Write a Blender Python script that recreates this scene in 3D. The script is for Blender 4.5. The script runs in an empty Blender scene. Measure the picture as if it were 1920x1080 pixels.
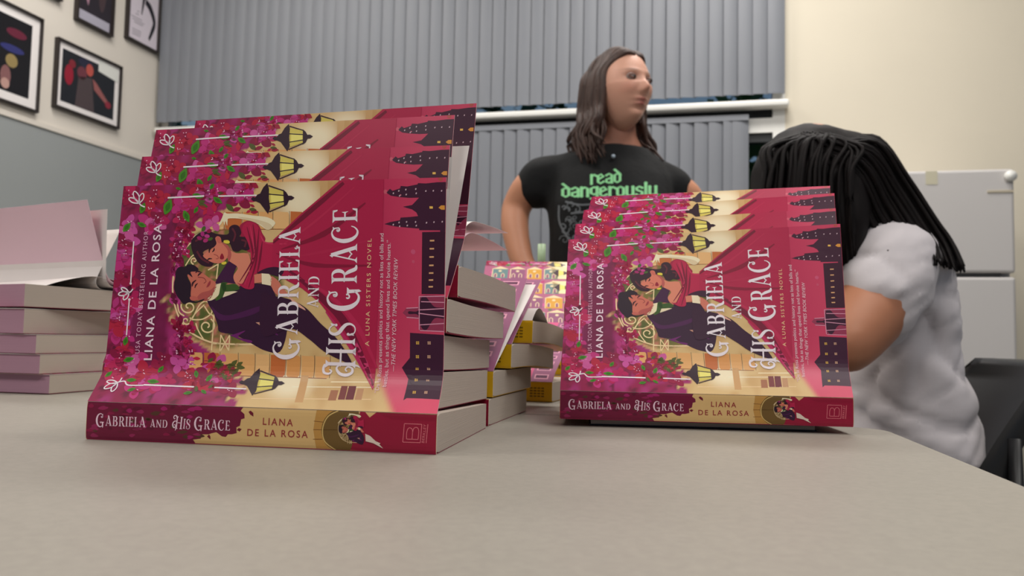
import bpy, bmesh, math, random
import numpy as np
from mathutils import Vector, Matrix, noise
from mathutils.geometry import tessellate_polygon
SC = bpy.context.scene
COL = SC.collection
PI = math.pi
TZ = 0.74            # height of the table top above the floor

# ------------------------------------------------------------------ camera
FPX, PITCH, ROLL, CAMH = 1530.24, 0.06283, 0.02028, 0.0629
def make_camera():
    cd = bpy.data.cameras.new('camera'); co = bpy.data.objects.new('camera', cd); COL.objects.link(co)
    cd.sensor_width = 36.0; cd.lens = FPX / 1920.0 * 36.0; cd.clip_start = 0.01; cd.clip_end = 200
    fwd = Vector((0, math.cos(PITCH), math.sin(PITCH))); up = Vector((0, -math.sin(PITCH), math.cos(PITCH))); rt = Vector((1, 0, 0))
    c, s = math.cos(ROLL), math.sin(ROLL)
    r2 = rt * c + up * s; u2 = -rt * s + up * c
    m = Matrix(((r2.x, u2.x, -fwd.x, 0), (r2.y, u2.y, -fwd.y, 0), (r2.z, u2.z, -fwd.z, TZ + CAMH), (0, 0, 0, 1)))
    co.matrix_world = m
    cd.dof.use_dof = True; cd.dof.focus_distance = 0.52; cd.dof.aperture_fstop = 15.0
    SC.camera = co
make_camera()

# ------------------------------------------------------------------ world, lights, exposure
def make_world():
    w = bpy.data.worlds.new('world'); SC.world = w; w.use_nodes = True
    nt = w.node_tree; bg = nt.nodes['Background']
    sky = nt.nodes.new('ShaderNodeTexSky'); sky.sky_type = 'HOSEK_WILKIE'; sky.turbidity = 4.0
    sky.sun_direction = (-0.3, 0.5, 0.8)
    nt.links.new(sky.outputs['Color'], bg.inputs['Color']); bg.inputs['Strength'].default_value = 1.0
make_world()
def area(name, loc, rot, sx, sy, power, col=(1, 1, 1)):
    ld = bpy.data.lights.new(name, 'AREA'); ld.shape = 'RECTANGLE'; ld.size = sx; ld.size_y = sy
    ld.energy = power; ld.color = col
    o = bpy.data.objects.new(name, ld); o.location = loc; o.rotation_euler = rot; COL.objects.link(o)
    return o
# fluorescent panels in the ceiling
for (x, y, p) in ((-1.6, -1.6, 46), (1.2, -1.6, 46), (-1.6, 0.9, 34), (1.2, 0.9, 34), (-1.4, 3.2, 44), (0.9, 2.9, 56)):
    area('ceiling_lamp', (x, y, 3.55), (0, 0, 0), 1.2, 0.6, p, (1.0, 0.965, 0.92))
SC.view_settings.view_transform = 'Standard'; SC.view_settings.look = 'None'
SC.view_settings.exposure = -0.08; SC.view_settings.gamma = 1.0; SC.view_settings.use_curve_mapping = False

# ------------------------------------------------------------------ small helpers
def lin(c):
    if isinstance(c, str):
        c = tuple(int(c[i:i+2], 16) for i in (0, 2, 4))
    r = []
    for v in c[:3]:
        v = v / 255.0
        r.append(v / 12.92 if v <= 0.04045 else ((v + 0.055) / 1.055) ** 2.4)
    return tuple(r)
def mat(name, col=None, rough=0.6, attr=None, gain=1.0, noise_amt=0.0, noise_scale=20.0, bump=0.0, bump_scale=60.0, metallic=0.0, sheen=0.0, coat=0.0, sub=0.0, stretch=None, spec=0.5):
    m = bpy.data.materials.new(name); m.use_nodes = True
    nt = m.node_tree; b = nt.nodes['Principled BSDF']
    b.inputs['Roughness'].default_value = rough; b.inputs['Metallic'].default_value = metallic
    b.inputs['Specular IOR Level'].default_value = spec
    if sheen: b.inputs['Sheen Weight'].default_value = sheen
    if coat: b.inputs['Coat Weight'].default_value = coat; b.inputs['Coat Roughness'].default_value = 0.25
    if sub:
        b.inputs['Subsurface Weight'].default_value = sub; b.inputs['Subsurface Radius'].default_value = (0.012, 0.005, 0.003)
    src = None
    tc = nt.nodes.new('ShaderNodeTexCoord'); mp = nt.nodes.new('ShaderNodeMapping')
    nt.links.new(tc.outputs['Object'], mp.inputs['Vector'])
    if stretch: mp.inputs['Scale'].default_value = stretch
    if attr:
        a = nt.nodes.new('ShaderNodeAttribute'); a.attribute_name = attr
        src = a.outputs['Color']
        if gain != 1.0:
            mu = nt.nodes.new('ShaderNodeMix'); mu.data_type = 'RGBA'; mu.blend_type = 'MULTIPLY'
            mu.inputs['Factor'].default_value = 1.0
            nt.links.new(src, mu.inputs[6]); mu.inputs[7].default_value = (gain, gain, gain, 1)
            src = mu.outputs[2]
    else:
        c = lin(col) if not (isinstance(col, tuple) and max(col) <= 1.0) else col
        b.inputs['Base Color'].default_value = (*c, 1)
        if noise_amt:
            n = nt.nodes.new('ShaderNodeTexNoise'); n.inputs['Scale'].default_value = noise_scale; n.inputs['Detail'].default_value = 4
            nt.links.new(mp.outputs['Vector'], n.inputs['Vector'])
            r = nt.nodes.new('ShaderNodeValToRGB'); r.color_ramp.elements[0].position = 0.3; r.color_ramp.elements[1].position = 0.7
            r.color_ramp.elements[0].color = (*[v * (1 - noise_amt) for v in c], 1)
            r.color_ramp.elements[1].color = (*[min(1, v * (1 + noise_amt)) for v in c], 1)
            nt.links.new(n.outputs['Fac'], r.inputs['Fac']); src = r.outputs['Color']
    if src is not None: nt.links.new(src, b.inputs['Base Color'])
    if bump:
        n = nt.nodes.new('ShaderNodeTexNoise'); n.inputs['Scale'].default_value = bump_scale; n.inputs['Detail'].default_value = 5
        nt.links.new(mp.outputs['Vector'], n.inputs['Vector'])
        bp = nt.nodes.new('ShaderNodeBump'); bp.inputs['Strength'].default_value = bump; bp.inputs['Distance'].default_value = 0.01
        nt.links.new(n.outputs['Fac'], bp.inputs['Height']); nt.links.new(bp.outputs['Normal'], b.inputs['Normal'])
    return m
def mesh_obj(name, verts, faces, m, parent=None, smooth=False, cols=None):
    me = bpy.data.meshes.new(name)
    me.from_pydata([tuple(v) for v in verts], [], [tuple(f) for f in faces]); me.update()
    if m is not None:
        for mm in (m if isinstance(m, (list, tuple)) else [m]): me.materials.append(mm)
    if cols is not None:
        a = me.color_attributes.new('Col', 'FLOAT_COLOR', 'POINT')
        arr = np.ones((len(verts), 4), np.float32); arr[:, :3] = np.asarray(cols, np.float32)[:, :3]
        a.data.foreach_set('color', arr.ravel())
    if smooth: me.polygons.foreach_set('use_smooth', [True] * len(me.polygons))
    o = bpy.data.objects.new(name, me); COL.objects.link(o)
    if parent is not None: o.parent = parent
    return o
def tag(o, label=None, cat=None, group=None, kind=None):
    if label: o['label'] = label
    if cat: o['category'] = cat
    if group: o['group'] = group
    if kind: o['kind'] = kind
    return o
def empty(name, loc, rz, label, cat, group=None):
    o = bpy.data.objects.new(name, None); o.empty_display_size = 0.05; COL.objects.link(o)
    o.location = loc; o.rotation_euler = (0, 0, rz)
    return tag(o, label, cat, group)
class MB:
    def __init__(s): s.v = []; s.f = []; s.mi = []
    def box(s, x0, x1, y0, y1, z0, z1, mi=0, M=None):
        n = len(s.v)
        P = [Vector((x, y, z)) for z in (z0, z1) for y in (y0, y1) for x in (x0, x1)]
        if M is not None: P = [M @ p for p in P]
        s.v += P
        for f in ((0, 2, 3, 1), (4, 5, 7, 6), (0, 1, 5, 4), (2, 6, 7, 3), (0, 4, 6, 2), (1, 3, 7, 5)):
            s.f.append([n + i for i in f]); s.mi.append(mi)
        return s
    def tube(s, pts, rad, n=10, mi=0, cap=True):
        pts = [Vector(p) for p in pts]; rad = rad if isinstance(rad, (list, tuple)) else [rad] * len(pts)
        base = len(s.v); up = Vector((0, 0, 1))
        for i, p in enumerate(pts):
            t = (pts[min(i + 1, len(pts) - 1)] - pts[max(i - 1, 0)]).normalized()
            a = t.cross(up)
            if a.length < 1e-3: a = t.cross(Vector((0, 1, 0)))
            a.normalize(); b = t.cross(a)
            for k in range(n):
                th = 2 * PI * k / n; s.v.append(p + (a * math.cos(th) + b * math.sin(th)) * rad[i])
        for i in range(len(pts) - 1):
            for k in range(n):
                s.f.append([base + i * n + k, base + i * n + (k + 1) % n, base + (i + 1) * n + (k + 1) % n, base + (i + 1) * n + k]); s.mi.append(mi)
        if cap:
            s.f.append([base + k for k in range(n)][::-1]); s.mi.append(mi)
            s.f.append([base + (len(pts) - 1) * n + k for k in range(n)]); s.mi.append(mi)
        return s
    def grid(s, fn, nu, nv, mi=0):
        b = len(s.v)
        for j in range(nv + 1):
            for i in range(nu + 1): s.v.append(Vector(fn(i / nu, j / nv)))
        for j in range(nv):
            for i in range(nu):
                a = b + j * (nu + 1) + i; s.f.append([a, a + 1, a + nu + 2, a + nu + 1]); s.mi.append(mi)
        return s
    def build(s, name, m, parent=None, smooth=False, bevel=0.0, seg=2):
        o = mesh_obj(name, s.v, s.f, m, parent)
        o.data.polygons.foreach_set('material_index', s.mi)
        bm = bmesh.new(); bm.from_mesh(o.data); bmesh.ops.recalc_face_normals(bm, faces=bm.faces)
        bm.to_mesh(o.data); bm.free()
        if smooth: o.data.polygons.foreach_set('use_smooth', [True] * len(o.data.polygons))
        if bevel:
            md = o.modifiers.new('bevel', 'BEVEL'); md.width = bevel; md.segments = seg; md.limit_method = 'ANGLE'
        return o

# ------------------------------------------------------------------ materials
M = {}
M['print'] = mat('cover_print', attr='Col', rough=0.38, gain=1.15, spec=0.4)
M['paper'] = mat('white_paper', (232, 224, 220), 0.75, noise_amt=0.02, noise_scale=8)
M['pinkpaper'] = mat('pale_pink_paper', (236, 202, 214), 0.7, noise_amt=0.02, noise_scale=6)
def page_mat(name, col, s=900.0):
    m = bpy.data.materials.new(name); m.use_nodes = True; nt = m.node_tree; b = nt.nodes['Principled BSDF']
    b.inputs['Roughness'].default_value = 0.85; b.inputs['Specular IOR Level'].default_value = 0.2
    tc = nt.nodes.new('ShaderNodeTexCoord'); mp = nt.nodes.new('ShaderNodeMapping'); mp.inputs['Scale'].default_value = (3, 3, s)
    nt.links.new(tc.outputs['Object'], mp.inputs['Vector'])
    n = nt.nodes.new('ShaderNodeTexNoise'); n.inputs['Scale'].default_value = 3.0; n.inputs['Detail'].default_value = 3
    nt.links.new(mp.outputs['Vector'], n.inputs['Vector'])
    r = nt.nodes.new('ShaderNodeValToRGB'); c = lin(col)
    r.color_ramp.elements[0].position = 0.3; r.color_ramp.elements[1].position = 0.75
    r.color_ramp.elements[0].color = (*[v * 0.92 for v in c], 1); r.color_ramp.elements[1].color = (*[min(1, v * 1.04) for v in c], 1)
    nt.links.new(n.outputs['Fac'], r.inputs['Fac']); nt.links.new(r.outputs['Color'], b.inputs['Base Color'])
    bp = nt.nodes.new('ShaderNodeBump'); bp.inputs['Strength'].default_value = 0.25; bp.inputs['Distance'].default_value = 0.0004
    nt.links.new(n.outputs['Fac'], bp.inputs['Height']); nt.links.new(bp.outputs['Normal'], b.inputs['Normal'])
    return m
M['pages'] = page_mat('page_edges', (194, 181, 169))
M['mauve'] = page_mat('mauve_page_edges', (184, 142, 160))
# ------------------------------------------------------------------ printed art, drawn in millimetres (u along the spine, v up from the hinge)
def homog(src, dst):
    A = []; b = []
    for (x, y), (u, v) in zip(src, dst):
        A.append([x, y, 1, 0, 0, 0, -u * x, -u * y]); b.append(u)
        A.append([0, 0, 0, x, y, 1, -v * x, -v * y]); b.append(v)
    h = np.linalg.solve(np.array(A, float), np.array(b, float)); H = np.append(h, 1).reshape(3, 3)
    def f(p):
        w = H @ np.array([p[0], p[1], 1.0]); return (w[0] / w[2], w[1] / w[2])
    return f
BW, BH = 209.6, 137.0
cov_map = homog([(228, 351), (834, 330), (820.5, 704), (189, 690)], [(0, BH), (BW, BH), (BW, 27), (0, 27)])
spn_map = homog([(164, 757), (816.5, 783), (821, 852), (161.5, 823)], [(0, 22), (BW, 22), (BW, 0), (0, 0)])
def crop(x0, y0, s): return lambda pts: [(x0 + x / s, y0 + y / s) for x, y in pts]
KA = crop(150, 180, 2.8425); KF = crop(220, 330, 6.4); KC = crop(290, 400, 3.6); KT = crop(480, 370, 3.0)
KB = crop(150, 670, 5.486); KD = crop(480, 670, 5.486); KQ = crop(660, 430, 3.086); KL = crop(200, 400, 3.0); KS = crop(700, 180, 3.176)
KG = crop(150, 520, 3.0)
def spline(pts, n=5, closed=True):
    P = [np.array(p, float) for p in pts]; N = len(P); out = []
    rng = range(N) if closed else range(N - 1)
    for i in rng:
        if closed: a, b, c, d = P[i - 1], P[i], P[(i + 1) % N], P[(i + 2) % N]
        else: a, b, c, d = P[max(i - 1, 0)], P[i], P[i + 1], P[min(i + 2, N - 1)]
        for k in range(n):
            t = k / n
            out.append(tuple(0.5 * ((2 * b) + (-a + c) * t + (2 * a - 5 * b + 4 * c - d) * t * t + (-a + 3 * b - 3 * c + d) * t ** 3)))
    if not closed: out.append(tuple(P[-1]))
    return out
def ribbon(pts, w):
    pts = [np.array(p, float) for p in pts]; n = len(pts)
    ws = w if isinstance(w, (list, tuple)) else [w] * n
    if len(ws) != n: ws = list(np.interp(np.linspace(0, 1, n), np.linspace(0, 1, len(ws)), ws))
    L = []; R = []
    for i in range(n):
        t = pts[min(i + 1, n - 1)] - pts[max(i - 1, 0)]; l = np.hypot(*t) or 1.0
        nn = np.array([-t[1], t[0]]) / l * ws[i] / 2
        L.append(pts[i] + nn); R.append(pts[i] - nn)
    return [[tuple(L[i]), tuple(L[i + 1]), tuple(R[i + 1]), tuple(R[i])] for i in range(n - 1)]
def spiral(cx, cy, r0, r1, a0, a1, n=18):
    return [(cx + (r0 + (r1 - r0) * t / n) * math.cos(math.radians(a0 + (a1 - a0) * t / n)), cy + (r0 + (r1 - r0) * t / n) * math.sin(math.radians(a0 + (a1 - a0) * t / n))) for t in range(n + 1)]
def ell(cx, cy, a, b, rot=0, n=14):
    c, s = math.cos(rot), math.sin(rot)
    return [(cx + a * math.cos(2 * PI * k / n) * c - b * math.sin(2 * PI * k / n) * s, cy + a * math.cos(2 * PI * k / n) * s + b * math.sin(2 * PI * k / n) * c) for k in range(n)]
class Art:
    def __init__(s, mp): s.mp = mp; s.P = []
    def poly(s, pts, col, lay, sm=False, raw=False):
        if sm: pts = spline(pts)
        s.P.append(([p if raw else s.mp(p) for p in pts], lin(col) if not isinstance(col[0], float) else col, lay))
    def line(s, pts, w, col, lay, sm=False, raw=False):
        if sm: pts = spline(pts, 5, False)
        q = [p if raw else s.mp(p) for p in pts]
        for r in ribbon(q, w): s.P.append((r, lin(col), lay))
    def leaf(s, x, y, a, L, col, lay):   # photo pixels
        c, sn = math.cos(a), math.sin(a)
        pr = [(-1, 0), (-.5, .38), (0, .5), (.5, .34), (1, 0), (.5, -.34), (0, -.5), (-.5, -.38)]
        s.poly([(x + (px * c - py * sn) * L, y + (px * sn + py * c) * L) for px, py in pr], col, lay, True)
    def xform(s, f, lo=0, pick=None):
        return [([f(p) for p in pts], c, l + lo) for pts, c, l in s.P if pick is None or pick(l)]

# ---- lettering -----------------------------------------------------
def stem(x, w=.13, y0=0, y1=1, sf=.1):
    s = [[(x - w / 2, y0), (x + w / 2, y0), (x + w / 2, y1), (x - w / 2, y1)]]
    for y, d in ((y0, 1), (y1, -1)):
        s.append([(x - w / 2 - sf, y), (x + w / 2 + sf, y), (x + w / 2 + sf * .55, y + d * .035), (x + w / 2, y + d * .1), (x - w / 2, y + d * .1), (x - w / 2 - sf * .55, y + d * .035)])
    ym = (y0 + y1) / 2
    s.append([(x - w / 2 - .045, ym), (x, ym - .06), (x + w / 2 + .045, ym), (x, ym + .06)])
    return s
def arm(x0, x1, y, d, w=.055, h=.2):
    return [[(x0, y), (x1, y), (x1, y + d * w), (x0, y + d * w)], [(x1 - .1, y + d * w * .5), (x1, y), (x1 + .02, y + d * h), (x1 - .03, y + d * h * .95)]]
def bowl(x0, x1, ya, yb, w=.15):
    ym = (ya + yb) / 2; r = (yb - ya) / 2; xr = x1 - x0
    pts = [(x0, yb - .02), (x0 + xr * .4, yb - .02)] + [(x0 + xr * .4 + (xr * .6 - w / 2) * math.sin(t), ym + (r - .02) * math.cos(t)) for t in [PI * k / 10 for k in range(1, 10)]] + [(x0 + xr * .4, ya + .02), (x0, ya + .02)]
    n = len(pts); ws = [.045 + (w - .045) * max(0, math.sin(PI * k / (n - 1))) ** 1.5 for k in range(n)]
    return ribbon(pts, ws)
def glyph(c):
    if c == 'I': return stem(.16), .34
    if c == 'E': return stem(.17) + arm(.17, .52, 1, -1) + arm(.17, .56, 0, 1) + [[(.17, .47), (.42, .47), (.42, .53), (.17, .53)], [(.38, .5), (.46, .36), (.44, .64)]], .62
    if c == 'L': return stem(.17) + arm(.17, .5, 0, 1) + ribbon(spiral(.47, .2, .03, .1, 90, 330, 10), .05), .58
    if c == 'A':
        return ribbon([(.12, .02), (.36, 1.0)], .055) + ribbon([(.36, 1.03), (.64, .02)], .15) + ribbon([(.2, .34), (.33, .26), (.38, .2), (.43, .26), (.54, .34)], .05) + \
            [[(.0, 0), (.26, 0), (.2, .04), (.15, .09), (.1, .09), (.05, .04)], [(.48, 0), (.8, 0), (.74, .04), (.68, .1), (.58, .1), (.53, .04)], [(.26, .98), (.34, 1.1), (.42, .98)]], .8
    if c == 'B': return stem(.17) + bowl(.17, .58, .52, 1.0) + bowl(.17, .64, 0, .54), .72
    if c == 'R': return stem(.17) + bowl(.17, .6, .47, 1.0) + ribbon(spline([(.36, .5), (.48, .3), (.58, .06), (.74, .02)], 4, False), [.08, .15, .15, .04]), .76
    if c == 'D': return stem(.17) + bowl(.17, .76, 0, 1.0, .16), .84
    if c == 'N': return stem(.14, .07) + stem(.68, .07) + ribbon([(.12, .98), (.69, .02)], .14), .84
    if c == 'S':
        p = spline([(.5, .72), (.46, .86), (.33, .98), (.17, .95), (.09, .79), (.16, .62), (.34, .5), (.5, .36), (.53, .19), (.42, .04), (.24, .01), (.1, .1), (.07, .26)], 4, False)
        return ribbon(p, [.07, .04, .05, .09, .13, .15, .15, .13, .09, .05, .04, .05, .07]) + [ell(.48, .73, .06, .05), ell(.1, .27, .06, .05), [(.5, .7), (.56, .95), (.44, .9)], [(.08, .3), (.04, .04), (.16, .1)]], .64
    if c in 'CG':
        p = spline([(.6, .76), (.58, .92), (.42, 1.02), (.22, .94), (.1, .72), (.07, .48), (.13, .22), (.28, .03), (.46, -.01), (.6, .1), (.66, .24)], 4, False)
        s = ribbon(p, [.05, .05, .06, .1, .15, .17, .15, .1, .07, .05, .03]) + ribbon(spiral(.52, .78, .09, .03, 10, -300, 12), .055) + [ell(.5, .78, .05, .05), [(.6, .9), (.66, .99), (.56, .98)]]
        if c == 'G':
            s += [[(.5, .38), (.76, .38), (.72, .33), (.68, .3), (.68, -.02), (.62, -.1), (.58, .04), (.56, .3)], ] + ribbon(spiral(.44, .36, .09, .03, 30, -250, 10), .05)
            return s, .84
        return s, .76
    if c == 'H':
        s = stem(.36, .13) + stem(.84, .13) + [[(.36, .47), (.84, .47), (.84, .53), (.36, .53)]]
        s += ribbon(spline([(.34, 1.0), (.2, 1.06), (.02, 1.02), (-.02, .86), (.08, .78), (.15, .86)], 4, False), [.1, .08, .09, .08, .06, .04])
        s += ribbon(spline([(.36, .5), (.2, .62), (.0, .5), (-.06, .28), (.04, .1), (.2, .1), (.26, .24), (.16, .32), (.08, .26)], 4, False), [.04, .07, .11, .13, .1, .07, .06, .05, .05])
        s += ribbon(spline([(.34, .08), (.3, -.08), (.24, -.16)], 4, False), [.1, .06, .02])
        return s, 1.02
    return [], .34
def serif(text, big=(), bs=1.28, sp=.06):
    """returns polygons (x along the line, y up, cap height 1) and the line's length"""
    x = 0; out = []
    for i, ch in enumerate(text):
        g, w = glyph(ch); k = bs if i in big else 1.0; dy = -.1 * (k - 1) / .28 if i in big else 0
        for p in g: out.append([(x + px * k, dy + py * k) for px, py in p])
        x += w * k + sp
    return out, x - sp
_fc = {}
def sans(text, spacing=1.0, bold=0.0, shear=0.0):
    key = (text, spacing, bold, shear)
    if key in _fc: return _fc[key]
    cu = bpy.data.curves.new('t', 'FONT'); cu.body = text; cu.space_character = spacing; cu.offset = bold; cu.shear = shear; cu.resolution_u = 3
    o = bpy.data.objects.new('t', cu); COL.objects.link(o); bpy.context.view_layer.update()
    me = o.evaluated_get(bpy.context.evaluated_depsgraph_get()).to_mesh()
    V = [(v.co.x, v.co.y) for v in me.vertices]; F = [[V[i] for i in p.vertices] for p in me.polygons]
    bpy.data.objects.remove(o); bpy.data.curves.remove(cu)
    x0 = min(p[0] for f in F for p in f); x1 = max(p[0] for f in F for p in f)
    F = [[((x - x0) / .7, y / .7) for x, y in f] for f in F]
    _fc[key] = (F, (x1 - x0) / .7); return _fc[key]
def put_text(art, glyphs, p0, p1, hpx, col, lay, up_left=True):
    """set a line of text from p0 to p1 (photo px of its baseline ends); cap height in px"""
    F, L = glyphs
    a = np.array(art.mp(p0)); b = np.array(art.mp(p1)); d = b - a; ln = np.hypot(*d); e = d / ln; n = np.array([-e[1], e[0]])
    mid = ((p0[0] + p1[0]) / 2, (p0[1] + p1[1]) / 2)
    dd = np.array([p1[0] - p0[0], p1[1] - p0[1]], float); dd /= np.hypot(*dd)
    up = (mid[0] + dd[1] * hpx, mid[1] - dd[0] * hpx)
    h = abs(np.dot(np.array(art.mp(up)) - np.array(art.mp(mid)), n))
    s = ln / L
    for f in F: art.P.append(([tuple(a + e * x * s + n * y * h) for x, y in f], lin(col), lay))

# ---- the novel's front cover -----------------------------------------
PLUM = (62, 20, 46); CRIM = (178, 28, 74); CREAM = (236, 208, 156); WHITE = (238, 226, 232)
def couple(A, l0):
    """embracing pair in evening dress under an iron arch (coordinates of the KC tracing)"""
    P = lambda pts, c, l, sm=True: A.poly(KC(pts), c, l0 + l, sm)
    Ln = lambda pts, w, c, l, sm=True: A.line(KC(pts), w, c, l0 + l, sm)
    ring = [(440, 105), (300, 150), (200, 230), (125, 340), (95, 470), (95, 600), (130, 730), (200, 830), (330, 900), (470, 915), (640, 915)]
    Ln(ring, 1.0, (238, 206, 160), 0)
    Ln([(100, 325), (170, 235), (262, 160), (330, 130)], 1.5, (244, 222, 176), 0)
    for sp, w in ((spiral(195, 655, 52, 8, 200, -260), .9), (spiral(176, 752, 34, 6, -40, 380), .8), (spiral(212, 812, 34, 6, 250, -180), .8), (spiral(312, 790, 58, 10, -60, 420, 26), .9), (spiral(240, 335, 26, 4, 100, 480), .8), (spiral(345, 330, 40, 8, 200, -140), .8)):
        Ln(sp, w, (240, 212, 160), 0)
    for q in ([(120, 610), (130, 690), (165, 720)], [(200, 760), (240, 700), (300, 640)], [(300, 650), (330, 700), (360, 730), (350, 850)], [(240, 770), (255, 820), (290, 885)], [(215, 745), (270, 640), (320, 620), (350, 690), (290, 740), (215, 745)], [(340, 960), (365, 700)], [(180, 370), (230, 300), (300, 280)], [(400, 350), (385, 460)], [(330, 400), (395, 360)]):
        Ln(q, .8, (240, 212, 160), 0)
    for q in ([(405, 850), (395, 962)], [(465, 850), (455, 962)], [(405, 850), (455, 962)], [(465, 850), (400, 962)], [(345, 912), (600, 916)]): Ln(q, .7, (240, 212, 160), 0, False)
    # man: jacket
    P([(320, 612), (380, 600), (470, 560), (560, 500), (650, 490), (745, 505), (790, 600), (840, 690), (850, 820), (800, 965), (700, 960), (600, 905), (500, 850), (400, 830), (385, 780), (360, 700)], (52, 16, 48), 1)
    P([(345, 650), (400, 700), (480, 710), (700, 640), (640, 700), (480, 745), (390, 740)], (76, 22, 74), 2)
    P([(400, 820), (470, 850), (570, 820), (520, 865), (610, 890), (590, 905), (480, 860)], (112, 30, 104), 2)
    P([(700, 820), (760, 640), (730, 770), (790, 850), (740, 830)], (100, 26, 96), 2)
    P([(640, 762), (715, 758), (712, 800), (680, 790)], (206, 150, 128), 3, False)
    # shirt and tie
    P([(318, 604), (360, 560), (384, 488), (425, 482), (430, 520), (400, 570), (350, 610)], (238, 222, 184), 2)
    P([(424, 590), (440, 550), (500, 545), (525, 548), (470, 572)], (232, 214, 180), 3, False)
    P([(375, 612), (400, 565), (420, 480), (460, 480), (450, 500), (510, 495), (538, 530), (470, 548), (440, 545), (420, 590)], (58, 88, 34), 3)
    P([(420, 500), (440, 490), (450, 530), (430, 545)], (38, 66, 24), 4)
    # man: neck, face, hair
    P([(300, 560), (370, 480), (390, 500), (340, 600), (290, 612)], (176, 84, 76), 2)
    P([(190, 430), (215, 405), (262, 400), (300, 425), (345, 460), (376, 482), (378, 512), (362, 548), (325, 592), (285, 606), (235, 610), (208, 590), (215, 500)], (206, 112, 92), 4)
    P([(280, 560), (340, 540), (372, 515), (362, 548), (325, 592), (285, 606), (250, 600)], (178, 84, 78), 5)
    P([(118, 405), (140, 380), (180, 378), (200, 362), (240, 368), (268, 395), (245, 410), (214, 415), (226, 450), (196, 430), (196, 460), (216, 500), (212, 560), (214, 585), (240, 620), (300, 600), (290, 612), (245, 628), (200, 625), (165, 637), (140, 610), (115, 570), (102, 510), (112, 450)], (38, 16, 34), 6)
    P([(206, 590), (225, 580), (255, 590), (258, 606), (232, 614), (212, 608)], (196, 98, 86), 7)
    Ln([(222, 515), (228, 490), (250, 470)], [.5, 1.3, .4], (60, 22, 34), 6); Ln([(248, 420), (260, 408), (290, 420)], [.5, 1.2, .4], (60, 22, 34), 6)
    Ln([(240, 525), (247, 505), (260, 492)], [.4, 1.0, .3], (44, 16, 30), 6); Ln([(262, 442), (272, 428), (284, 424)], [.4, 1.0, .3], (44, 16, 30), 6)
    Ln([(262, 450), (300, 455), (316, 478), (300, 492)], .45, (150, 60, 60), 6); P([(318, 520), (330, 490), (344, 474), (346, 492), (334, 512)], (160, 56, 62), 6)
    # woman: arm and long glove behind
    P([(548, 100), (590, 60), (640, 62), (680, 90), (700, 140), (720, 190), (660, 250), (600, 270), (560, 180)], (160, 26, 64), 2)
    P([(410, 85), (432, 40), (450, 0), (470, 8), (540, 6), (640, 20), (740, 32), (790, 66), (770, 100), (735, 118), (700, 96), (650, 66), (560, 44), (480, 42), (470, 60), (466, 92), (455, 60), (448, 88), (440, 62), (420, 88)], (240, 226, 190), 5)
    P([(540, 30), (640, 42), (740, 70), (770, 100), (735, 118), (690, 80), (600, 50)], (222, 200, 160), 6)
    # woman: hair
    P([(222, 205), (235, 180), (285, 140), (350, 135), (400, 150), (470, 150), (480, 105), (510, 85), (545, 95), (560, 140), (548, 165), (600, 170), (625, 200), (620, 245), (590, 262), (560, 255), (535, 270), (500, 262), (480, 215), (440, 200), (400, 240), (360, 245), (300, 275), (330, 320), (370, 345), (350, 375), (300, 370), (265, 345), (240, 300), (224, 250)], (50, 18, 36), 5)
    for q in ([(500, 110), (520, 150), (505, 200)], [(560, 190), (590, 200), (580, 240)], [(250, 200), (300, 180), (360, 190)], [(260, 270), (290, 320), (340, 350)]): Ln(q, 1.2, (96, 34, 48), 7)
    # woman: face, neck, shoulders
    P([(470, 330), (450, 250), (520, 280), (580, 280), (610, 300), (620, 420), (560, 500), (515, 490), (500, 440), (530, 380)], (220, 134, 108), 5)
    P([(430, 215), (470, 230), (490, 290), (470, 340), (455, 260)], (186, 90, 84), 6)
    P([(385, 180), (400, 165), (420, 175), (428, 210), (440, 225), (466, 262), (464, 305), (444, 335), (412, 352), (370, 350), (330, 330), (300, 300), (335, 270), (375, 240), (392, 215)], (218, 124, 100), 7)
    P([(390, 175), (405, 168), (418, 182), (424, 208), (410, 214), (396, 200)], (204, 104, 90), 8)
    Ln([(342, 280), (346, 255), (360, 240)], [.5, 1.2, .4], (50, 18, 32), 8); Ln([(362, 275), (374, 262), (376, 246)], [.4, 1.0, .4], (44, 16, 30), 8)
    Ln([(325, 335), (340, 322), (360, 322)], [.4, 1.0, .4], (44, 16, 30), 8); Ln([(372, 290), (396, 300), (402, 318), (386, 322)], .45, (168, 74, 66), 8)
    P([(412, 318), (418, 296), (428, 284), (438, 300), (440, 318), (426, 326)], (150, 24, 48), 8)
    P([(442, 195), (470, 192), (482, 205), (472, 216), (446, 212)], (226, 206, 70), 9); P([(425, 348), (450, 340), (456, 352), (440, 362), (424, 358)], (226, 206, 70), 9)
    # flowers in her hair
    for (x, y, c) in ((300, 150, (172, 40, 118)), (330, 165, (190, 60, 136)), (280, 180, (160, 30, 100)), (320, 195, (176, 44, 110)), (345, 130, (150, 22, 70))): P(ell(x, y, 18, 13, x), c, 8)
    P(ell(308, 115, 12, 20, .5), (70, 100, 36), 8); P(ell(352, 185, 10, 18, 1.2), (70, 100, 36), 8)
    # between them: dark bodice / fan
    P([(378, 490), (440, 380), (490, 325), (546, 335), (520, 380), (500, 440), (515, 490), (440, 485)], (66, 20, 62), 3)
    # dress bodice with pleated sleeve
    P([(560, 490), (610, 400), (620, 290), (600, 200), (565, 120), (600, 66), (660, 78), (700, 150), (720, 200), (800, 200), (864, 170), (864, 400), (800, 400), (720, 400), (660, 420), (640, 440), (635, 520), (580, 528), (524, 486)], (182, 28, 72), 6)
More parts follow.
